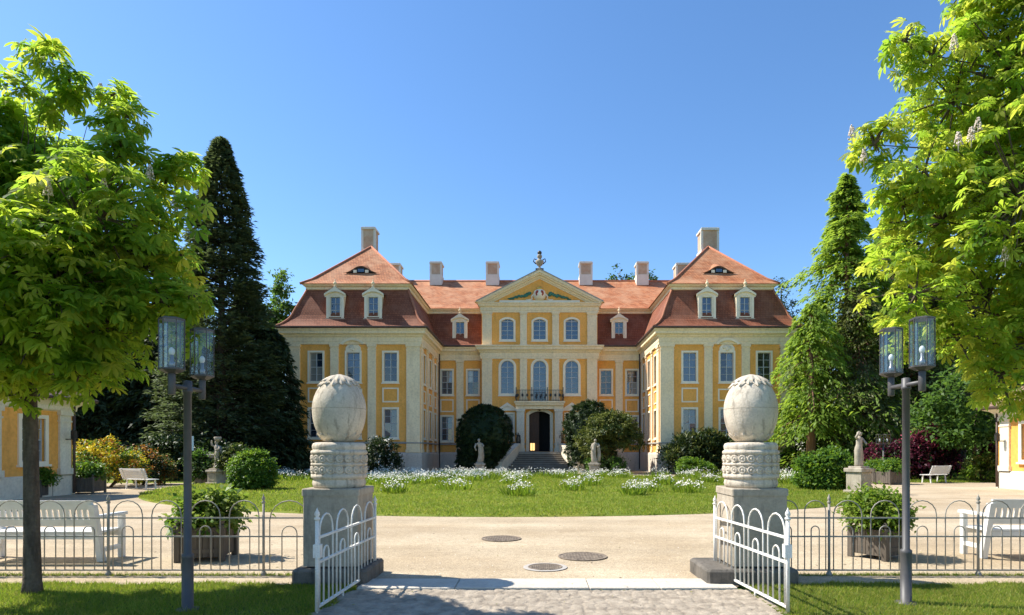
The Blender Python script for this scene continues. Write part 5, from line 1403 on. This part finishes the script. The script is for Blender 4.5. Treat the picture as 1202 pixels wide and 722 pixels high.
# tubs and what grows in them
def potted(loc, rz, tub_label, plant_label, lobes, mats, probs, w=.8, h=.55, n=150, leaf=.09, spread=.16):
    planter(loc, rz, tub_label, w, h)
    bush((loc[0], loc[1], h - .08), lobes, plant_label, mats, probs, n=n, per=26, leaf=leaf, spread=spread, name='potted_shrub', cat='shrub', shell=.55, zmin=.0, group='shrubs in the tubs')
d = 9.2; x, y, _ = at(243, 655, d)
potted((x, y, 0), .18, 'square wooden tub behind the fence next to the left lamp', 'loose yellow green shrub growing in the tub behind the left lamp', [(0, 0, .24, .33, .32, .24), (-.17, 0, .34, .2, .22, .17), (.19, .05, .36, .19, .2, .17), (0, 0, .1, .4, .4, .14)], ['tub_leaf', 'tub_leaf_pale', 'bush_leaf'], [.45, .42, .13], n=115, leaf=.10, w=.6, h=.5)
d = 9.3; x, y, _ = at(1030, 655, d)
potted((x, y, 0), .55, 'square wooden tub with one lit side behind the right lamp', 'dense bright green shrub growing in the tub behind the right lamp', [(0, 0, .28, .38, .37, .28), (-.2, 0, .3, .22, .26, .2), (.2, 0, .3, .2, .26, .2), (0, 0, .46, .26, .26, .12)], ['tub_leaf', 'bush_leaf_bright', 'tub_leaf_pale'], [.5, .3, .2], n=230, leaf=.075, w=.52, h=.44)
for (px, d, lab1, lab2) in ((100, 23.6, 'square wooden tub in front of the yellow azalea', 'small green shrub in the tub before the yellow azalea'), (41, 21.6, 'square wooden tub under the window of the left side building', 'small yellow green shrub in the tub under the side building window'),
                            (1027, 31.0, 'square wooden tub behind the statue on the right, the one nearer to it', 'low green shrub in the tub nearer to the right statue'), (1046, 30.0, 'square wooden tub behind the right lamp pole, beside a second tub', 'low bright green shrub in the tub behind the right lamp pole')):
    potted(P2(px, d), .2, lab1, lab2, [(0, 0, .22, .52, .5, .32), (.2, 0, .3, .4, .4, .26)], ['bush_leaf', 'bush_leaf_bright'], [.5, .5], w=.95 if px > 60 else .7, h=.62 if px > 60 else .5, n=90, leaf=.11, spread=.18)

# ---------------- white flowers on the lawn
def flower_mesh(name, centers, nper, parent=None):
    """each clump: green blades and white star flowers on top"""
    Vs, Fs, Ms = [], [], []; off = 0
    for (cx, cy, r, h) in centers:
        nb = nper * 2; a = RNG.random(nb) * 2 * PI; q = r * np.sqrt(RNG.random(nb)) * .95
        P = np.stack([cx + q * np.cos(a), cy + q * np.sin(a), np.zeros(nb)], 1)
        D = unit(np.stack([np.cos(a) * q / r * .5, np.sin(a) * q / r * .5, np.ones(nb)], 1) + RNG.normal(size=(nb, 3)) * .18)
        V, F_ = leaf_quads(P, D, unit(rnd_dir(nb)), h * (.6 + .45 * RNG.random(nb)), .035, .1); Vs.append(V); Fs.append(F_ + off); off += len(V); Ms.append(RNG.integers(1, 3, nb))
        a = RNG.random(nper) * 2 * PI; q = r * np.sqrt(RNG.random(nper))
        P = np.stack([cx + q * np.cos(a), cy + q * np.sin(a), h * (1.02 - .35 * (q / r) ** 2 + .14 * RNG.normal(size=nper))], 1)
        for rot in (0, 1):
            D = unit(rnd_dir(nper) * np.array([1, 1, .5])); N = unit(np.array([0, -.5, .8]) + rnd_dir(nper) * .6); Q = P - D * .04
            V, F_ = leaf_quads(Q, D, N, .068, .05, .1); Vs.append(V); Fs.append(F_ + off); off += len(V); Ms.append(np.zeros(nper, int))
    return np_mesh(name, np.concatenate(Vs), np.concatenate(Fs), ['petal_white', 'grass_blade', 'grass_blade_deep'], np.concatenate(Ms), parent)
def fpos(px, py):
    d = F_PX * EYE / (py - VY); return at(px, py, d)[:2]
band = []
for (x0, x1, y0, y1, n) in ((318, 368, 559, 566, 14), (430, 500, 560, 571, 46), (480, 560, 559, 568, 40), (540, 580, 559, 565, 16), (585, 640, 559, 565, 14), (640, 700, 558, 563, 12), (330, 420, 558, 562, 14), (700, 830, 558, 563, 22), (905, 945, 559, 566, 10), (830, 905, 558, 563, 12)):
    for k in range(n):
        px, py = random.uniform(x0, x1), random.uniform(y0, y1); X, Y = fpos(px, py); (random.random() < .97) and band.append((X, Y, random.uniform(.3, .65), random.uniform(.38, .58)))
kind(flower_mesh('flower_bed', band, 30), 'stuff')
for (px, py, r, lab) in ((607, 584, .62, 'round clump of white flowers standing alone in the lawn in front of the stairs'), (540, 577, .95, 'broad clump of white flowers, lawn, right of the left egg'), (462, 581, .6, 'low clump of white flowers close to the left egg pillar'), (600, 570, .6, 'clump of white flowers in front of the left stair wall'),
                         (672, 578, .55, 'thin clump of white flowers in front of the right statue by the stairs'), (692, 572, .8, 'bushy clump of white flowers below the statue by the olive shrub'), (743, 583, .62, 'clump of white flowers nearest the gravel, right half of the lawn'), (760, 579, .65, 'tall clump of white flowers touching the one nearest the gravel'),
                         (782, 571, .65, 'clump of white flowers in front of the right wing corner'), (807, 580, .75, 'clump of white flowers in front of the low bright bush'), (834, 568, .6, 'clump of white flowers just left of the right egg'), (925, 570, .5, 'clump of white flowers between the right egg and the wide bush')):
    X, Y = fpos(px, py)
    cs = [(random.uniform(-.3, .3) * r, random.uniform(-.3, .3) * r, r * random.uniform(.55, .8), random.uniform(.42, .56)) for _ in range(3)]
    o = flower_mesh('flower_clump', cs, 30); o.location = (X, Y, 0); tag(o, lab, 'flowers', 'white flower clumps on the lawn')
# ================================================================== GROUND, GRASS, SKY, CAMERA
def sheet(name, pts, z, m):
    g = MB().use(m); g.poly([(x, y, z) for x, y in pts]); o = g.build(name, None, fix=False); return kind(o, 'structure')
# gravel
def gravelmat():
    m, nt, b = _nodes('gravel'); b.inputs['Roughness'].default_value = .95; b.inputs['Specular IOR Level'].default_value = .132
    tc = nt.nodes.new('ShaderNodeTexCoord')
    def noise(s, d, r=.6):
        n = nt.nodes.new('ShaderNodeTexNoise'); n.inputs['Scale'].default_value = s; n.inputs['Detail'].default_value = d; n.inputs['Roughness'].default_value = r
        nt.links.new(tc.outputs['Object'], n.inputs['Vector']); return n
    a, bb, c = noise(.35, 5), noise(9, 6, .7), noise(48, 3)
    r = nt.nodes.new('ShaderNodeValToRGB'); e = r.color_ramp.elements
    e[0].position = .38; e[0].color = (.405, .315, .205, 1); e[1].position = .62; e[1].color = (.505, .41, .283, 1)
    nt.links.new(a.outputs['Fac'], r.inputs['Fac'])
    def rng(n, lo, hi):
        q = nt.nodes.new('ShaderNodeMapRange'); q.inputs['From Min'].default_value = .3; q.inputs['From Max'].default_value = .7; q.inputs['To Min'].default_value = lo; q.inputs['To Max'].default_value = hi
        nt.links.new(n.outputs['Fac'], q.inputs['Value']); return q.outputs['Result']
    m1 = nt.nodes.new('ShaderNodeVectorMath'); m1.operation = 'MULTIPLY'; nt.links.new(r.outputs['Color'], m1.inputs[0]); nt.links.new(rng(bb, .84, 1.12), m1.inputs[1])
    mp = nt.nodes.new('ShaderNodeMapping'); mp.inputs['Scale'].default_value = (.10, .9, 1); nt.links.new(tc.outputs['Object'], mp.inputs['Vector'])
    tr = noise(1.3, 5); nt.links.new(mp.outputs['Vector'], tr.inputs['Vector'])
    m3 = nt.nodes.new('ShaderNodeVectorMath'); m3.operation = 'MULTIPLY'; nt.links.new(m1.outputs[0], m3.inputs[0]); nt.links.new(rng(tr, .84, 1.12), m3.inputs[1]); m1 = m3
    m2 = nt.nodes.new('ShaderNodeVectorMath'); m2.operation = 'MULTIPLY'; nt.links.new(m1.outputs[0], m2.inputs[0]); nt.links.new(rng(c, .6, 1.3), m2.inputs[1])
    nt.links.new(m2.outputs[0], b.inputs['Base Color'])
    bp = nt.nodes.new('ShaderNodeBump'); bp.inputs['Strength'].default_value = .6; bp.inputs['Distance'].default_value = .012
    nt.links.new(c.outputs['Fac'], bp.inputs['Height']); nt.links.new(bp.outputs['Normal'], b.inputs['Normal']); MATS['gravel'] = m
gravelmat()
mat('lawn', (.13, .175, .024), (.23, .23, .045), scale=.5, rough=.9, bump=.8, bump_scale=35, c3=(.165, .205, .03), fine=.25, spec=.1)
mat('soil_grass', (.075, .11, .02), (.12, .13, .03), scale=2.2, rough=.95, bump=.8, bump_scale=50, fine=.3, spec=.1)
mat('park_grass', (.07, .12, .02), (.10, .15, .025), scale=.2, rough=.95, spec=.1)
mat('cobble', (.22, .18, .135), (.40, .335, .255), scale=6.0, rough=.9, bump=.4, bump_scale=60, fine=.12)
sheet('ground', [(-700, -700), (700, -700), (700, 900), (-700, 900)], -.03, 'park_grass')
sheet('gravel_court', [(-40, 7.3), (40, 7.3), (40, 47), (-40, 47)], -.004, 'gravel')
sheet('gravel_path', [(-26, 47), (26, 47), (26, 72), (-26, 72)], -.008, 'gravel')
# oval lawn
N = 120
LX, LY, LA, LB = -.8, 28.0, 15.2, 13.0
ov = [(LX + LA * math.cos(2 * PI * k / N), LY + LB * math.sin(2 * PI * k / N)) for k in range(N)]
g = MB().use('lawn'); rings = []
for f, z in ((1.0, -.01), (.998, .03), (.98, .045), (.6, .06), (.2, .07)):
    rings.append([(LX + LA * f * math.cos(2 * PI * k / N), LY + LB * f * math.sin(2 * PI * k / N), z) for k in range(N)])
g.loft(rings, False, True, True); kind(g.build('oval_lawn'), 'structure')
# cobbled drive in front of the gate: a relief of individual field stones
def cobbles():
    x0, x1, y0, y1, st = -2.24, 2.5, 5.3, 7.12, .0125
    xs = np.arange(x0, x1, st); ys = np.arange(y0, y1, st); X, Y = np.meshgrid(xs, ys)
    cell = .12; rg = np.random.default_rng(5)
    nx, ny = int((x1 - x0) / cell) + 3, int((y1 - y0) / cell) + 3
    jx, jy, hh = rg.random((ny, nx)) * .75, rg.random((ny, nx)) * .75, rg.random((ny, nx))
    ci, cj = ((X - x0) / cell).astype(int) + 1, ((Y - y0) / cell).astype(int) + 1
    d1 = np.full(X.shape, 9.); d2 = np.full(X.shape, 9.); hs = np.zeros(X.shape)
    for a in (-1, 0, 1):
        for b in (-1, 0, 1):
            i, j = np.clip(ci + a, 0, nx - 1), np.clip(cj + b, 0, ny - 1)
            px, py = x0 + (i - 1 + jx[j, i]) * cell, y0 + (j - 1 + jy[j, i]) * cell
            d = np.hypot(X - px, (Y - py)); n1 = d < d1
            d2 = np.where(n1, d1, np.minimum(d2, d)); hs = np.where(n1, hh[j, i], hs); d1 = np.where(n1, d, d1)
    e = np.clip((d2 - d1) / .05, 0, 1); Z = -.012 + .015 * e ** .5 * (.5 + .7 * hs) + .006 * np.sin(X * 1.7) * np.cos(Y * 2.3)
    V = np.stack([X, Y, Z], -1).reshape(-1, 3); r, c = X.shape
    I = np.arange(r * c).reshape(r, c); Fq = np.stack([I[:-1, :-1], I[:-1, 1:], I[1:, 1:], I[1:, :-1]], -1).reshape(-1, 4)
    o = np_mesh('cobbled_drive', V, Fq, ['cobble'], np.zeros(len(Fq))); o.data.polygons.foreach_set('use_smooth', np.ones(len(Fq), bool)); kind(o, 'structure')
cobbles()
sheet('road', [(-2.24, -20), (2.5, -20), (2.5, 5.3), (-2.24, 5.3)], -.012, 'cobble')
# granite threshold of four slabs
xs = [-2.1, -.95, .62, 1.45, 2.35]
for i in range(4):
    g = MB().use('threshold_stone'); g.bbox(xs[i] + .004, xs[i + 1] - .004, 7.14, 7.66, -.08, .014 + .002 * (i % 2), .008)
    o = g.build('threshold', None); kind(o, 'structure')
# verges of real grass
def verge(name, x0, x1, y0, y1, edge, n, h, seed, mats=('grass_blade', 'grass_blade_dry', 'grass_blade_deep'), probs=(.5, .25, .25), zfun=None, mask=None, w=.009):
    X = x0 + (x1 - x0) * RNG.random(n); Y = y0 + (y1 - y0) * RNG.random(n)
    dens = .5 + .5 * np.sin(X * 2.1 + 1.3 * np.sin(Y * 3.1 + seed)) * np.sin(Y * 2.7 + seed)
    k = RNG.random(n) < .55 + .45 * dens
    if mask is not None: k &= mask(X, Y)
    X, Y = X[k], Y[k]; n = len(X); Z = np.zeros(n) - .01 if zfun is None else zfun(X, Y)
    D = unit(np.array([0, 0, 1.0]) + RNG.normal(size=(n, 3)) * np.array([.42, .42, .1]))
    hgt = h * (.5 + .9 * RNG.random(n)) * (1 + .5 * (RNG.random(n) < .04))
    wd = w * (.7 + .6 * RNG.random(n))
    P = np.stack([X, Y, Z], 1); S = unit(np.cross(D, rnd_dir(n)))
    bend = RNG.normal(size=(n, 3)) * .25 * hgt[:, None]; bend[:, 2] = -.05 * hgt
    V = np.stack([P - S * wd[:, None] / 2, P + S * wd[:, None] / 2, P + D * hgt[:, None] + bend], 1).reshape(-1, 3)
    Fc = np.arange(n * 3).reshape(-1, 3)
    return kind(np_mesh(name, V, Fc, list(mats), RNG.choice(len(mats), n, p=probs)), 'stuff')
def ragged(x, s): return .05 * np.sin(x * 3.1 + s) + .03 * np.sin(x * 9.7 + s * 2) + .02 * np.sin(x * 23)
def vsheet(name, xa, xb, seed, edge_left):
    g = MB().use('soil_grass'); n = 90; top = []; bot = []
    for k in range(n + 1):
        x = xa + (xb - xa) * k / n; top.append((x, 7.43 + float(ragged(np.array(x), seed)), -.001)); bot.append((x, 2.0, -.001))
    g.strip(bot, top, False, False); kind(g.build(name, None, fix=False), 'structure')
vsheet('lawn', -14, -2.2, 1.0, True); vsheet('lawn', 2.42, 14, 2.0, False)
verge('grass', -10.5, -2.1, 5.4, 7.6, None, 150000, .05, 1.0, mask=lambda x, y: (y < 7.44 + ragged(x, 1.0)) & (x < -2.16 + .05 * np.sin(y * 9)))
verge('grass', 2.35, 10.5, 5.4, 7.6, None, 140000, .045, 2.0, probs=(.36, .46, .18), mask=lambda x, y: (y < 7.44 + ragged(x, 2.0)) & (x > 2.46 + .05 * np.sin(y * 9)))
# longer tufts on the lawn's rim and over it
lz = lambda x, y: .03 + .02 * np.clip(1 - np.hypot((x - LX) / LA, (y - LY) / LB), 0, 1)
inside = lambda x, y: np.hypot((x - LX) / LA, (y - LY) / LB) < .997 + .004 * np.sin(x * 5)
verge('grass', -16, 14.5, 15.0, 22, None, 190000, .075, 3.0, zfun=lz, mask=inside, w=.022, probs=(.5, .3, .2))
verge('grass', -16.2, 14.6, 22, 41, None, 170000, .10, 4.0, zfun=lz, mask=inside, w=.04, probs=(.5, .3, .2))
# right and left park lawns at the back
def park(name, pts): sheet(name, pts, .0, 'lawn')
park('lawn', [(19.5, 31.6), (60, 31.6), (60, 80), (16, 80), (16, 36)]); park('lawn', [(-60, 31), (-13.5, 31), (-19, 46), (-60, 80)])
verge('grass', 19, 34, 31.6, 46, None, 60000, .12, 6.0, w=.05, mask=lambda x, y: x > 19.4)
# tufts at posts and pillar feet, weeds in the gravel along the fence
verge('grass', -9.5, -2.8, 7.9, 7.98, None, 5000, .05, 7.0); verge('grass', 3.0, 9.5, 7.9, 7.98, None, 5000, .05, 8.0)
# loose pebbles and bits of leaf on the gravel
def pebbles(n=5000):
    X = RNG.uniform(-7, 8, n); Y = 7.75 + 9 * RNG.random(n) ** 1.5; s = .004 + .010 * RNG.random(n) ** 3
    o = np.array([[1, 0, 0], [-.5, .8, 0], [-.5, -.8, 0], [0, 0, .9]]); a = RNG.random(n) * 6.28
    R_ = np.stack([np.stack([np.cos(a), -np.sin(a)], -1), np.stack([np.sin(a), np.cos(a)], -1)], 1)
    V = np.repeat(o[None], n, 0) * s[:, None, None]; V[:, :, :2] = np.einsum('nij,nkj->nki', R_, V[:, :, :2])
    V += np.stack([X, Y, np.full(n, -.004)], 1)[:, None, :]
    Fc = (np.arange(n)[:, None, None] * 4 + np.array([[0, 1, 3], [1, 2, 3], [2, 0, 3]])[None]).reshape(-1, 3)
    return kind(np_mesh('gravel_stones', V.reshape(-1, 3), Fc, ['step_stone', 'gravel', 'plinth_plaster'], np.repeat(RNG.choice(3, n, p=[.3, .5, .2]), 3)), 'stuff')
pebbles()
def litter(n=260):
    X = RNG.uniform(-6.5, 8, n); Y = 6.2 + 11 * RNG.random(n) ** 1.3; Z = np.where(Y < 7.7, .016, .002)
    a = RNG.random(n) * 6.28; D = np.stack([np.cos(a), np.sin(a), .15 * RNG.random(n)], 1); N = unit(np.array([0, 0, 1.0]) + .3 * rnd_dir(n))
    k = (np.abs(X) < 2.1) | (Y > 7.7)
    V, Fq = leaf_quads(np.stack([X, Y, Z], 1)[k], D[k], N[k], (.018 + .035 * RNG.random(n))[k], .016, .2)
    return kind(np_mesh('leaf_litter', V, Fq, ['olive_leaf', 'dark_bark', 'grass_blade_dry'], RNG.choice(3, len(Fq), p=[.3, .4, .3])), 'stuff')
litter()
# orange hoarding glimpsed deep in the left wood
for (px, w_, lab) in ((168, 1.5, 'orange panel glimpsed between the dark trunks near the white bench'), (143, 1.0, 'smaller orange panel glimpsed above the yellow azalea')):
    x, y, _ = at(px, 540, 39.5); g = MB().use('orange_panel'); g.box(x - w_ / 2, x + w_ / 2, 39.5, 39.56, .9, 2.0)
    g.use('dark_bark'); g.box(x - w_ / 2, x - w_ / 2 + .08, 39.57, 39.65, 0, 2.0); g.box(x + w_ / 2 - .08, x + w_ / 2, 39.57, 39.65, 0, 2.0); tag(g.build('hoarding'), lab, 'hoarding')

# sky and sun
EL = math.radians(50); S = Vector((-1.0, .22, 0)).normalized() * math.cos(EL); S.z = math.sin(EL)
w = bpy.data.worlds.new('World'); scene.world = w; w.use_nodes = True; nt = w.node_tree
bg = nt.nodes['Background']; sky = nt.nodes.new('ShaderNodeTexSky'); sky.sky_type = 'NISHITA'; sky.sun_disc = False
sky.sun_elevation = EL; sky.sun_rotation = math.atan2(S.x, S.y); sky.altitude = 200; sky.air_density = 1.0; sky.dust_density = .25; sky.ozone_density = 4.0
hs = nt.nodes.new('ShaderNodeHueSaturation'); hs.inputs['Saturation'].default_value = 1.13; hs.inputs['Value'].default_value = .98
nt.links.new(sky.outputs['Color'], hs.inputs['Color']); nt.links.new(hs.outputs['Color'], bg.inputs['Color']); bg.inputs['Strength'].default_value = .132
sl = bpy.data.lights.new('sun', 'SUN'); sl.energy = 4.8; sl.angle = math.radians(.5); sl.color = (1, .95, .86)
so = bpy.data.objects.new('sun', sl); COL.objects.link(so); so.rotation_euler = S.to_track_quat('Z', 'Y').to_euler(); so.location = (-30, 0, 40)
# camera: eye height, held level, lens shifted up
cd = bpy.data.cameras.new('camera'); co = bpy.data.objects.new('camera', cd); COL.objects.link(co)
co.location = (0, 0, EYE); co.rotation_euler = (PI / 2, 0, 0); cd.sensor_width = 36; cd.lens = F_PX / 1202 * 36
cd.shift_x = (601 - VX) / 1202; cd.shift_y = (VY - 361) / 1202; cd.clip_start = .05; cd.clip_end = 3000
scene.camera = co
scene.view_settings.view_transform = 'Standard'; scene.view_settings.look = 'None'; scene.view_settings.exposure = .85; scene.view_settings.gamma = 1; scene.view_settings.use_curve_mapping = False
scene.cycles.use_denoising = True; scene.cycles.max_bounces = 8; scene.cycles.diffuse_bounces = 4; scene.cycles.transparent_max_bounces = 12; scene.cycles.sample_clamp_indirect = 6
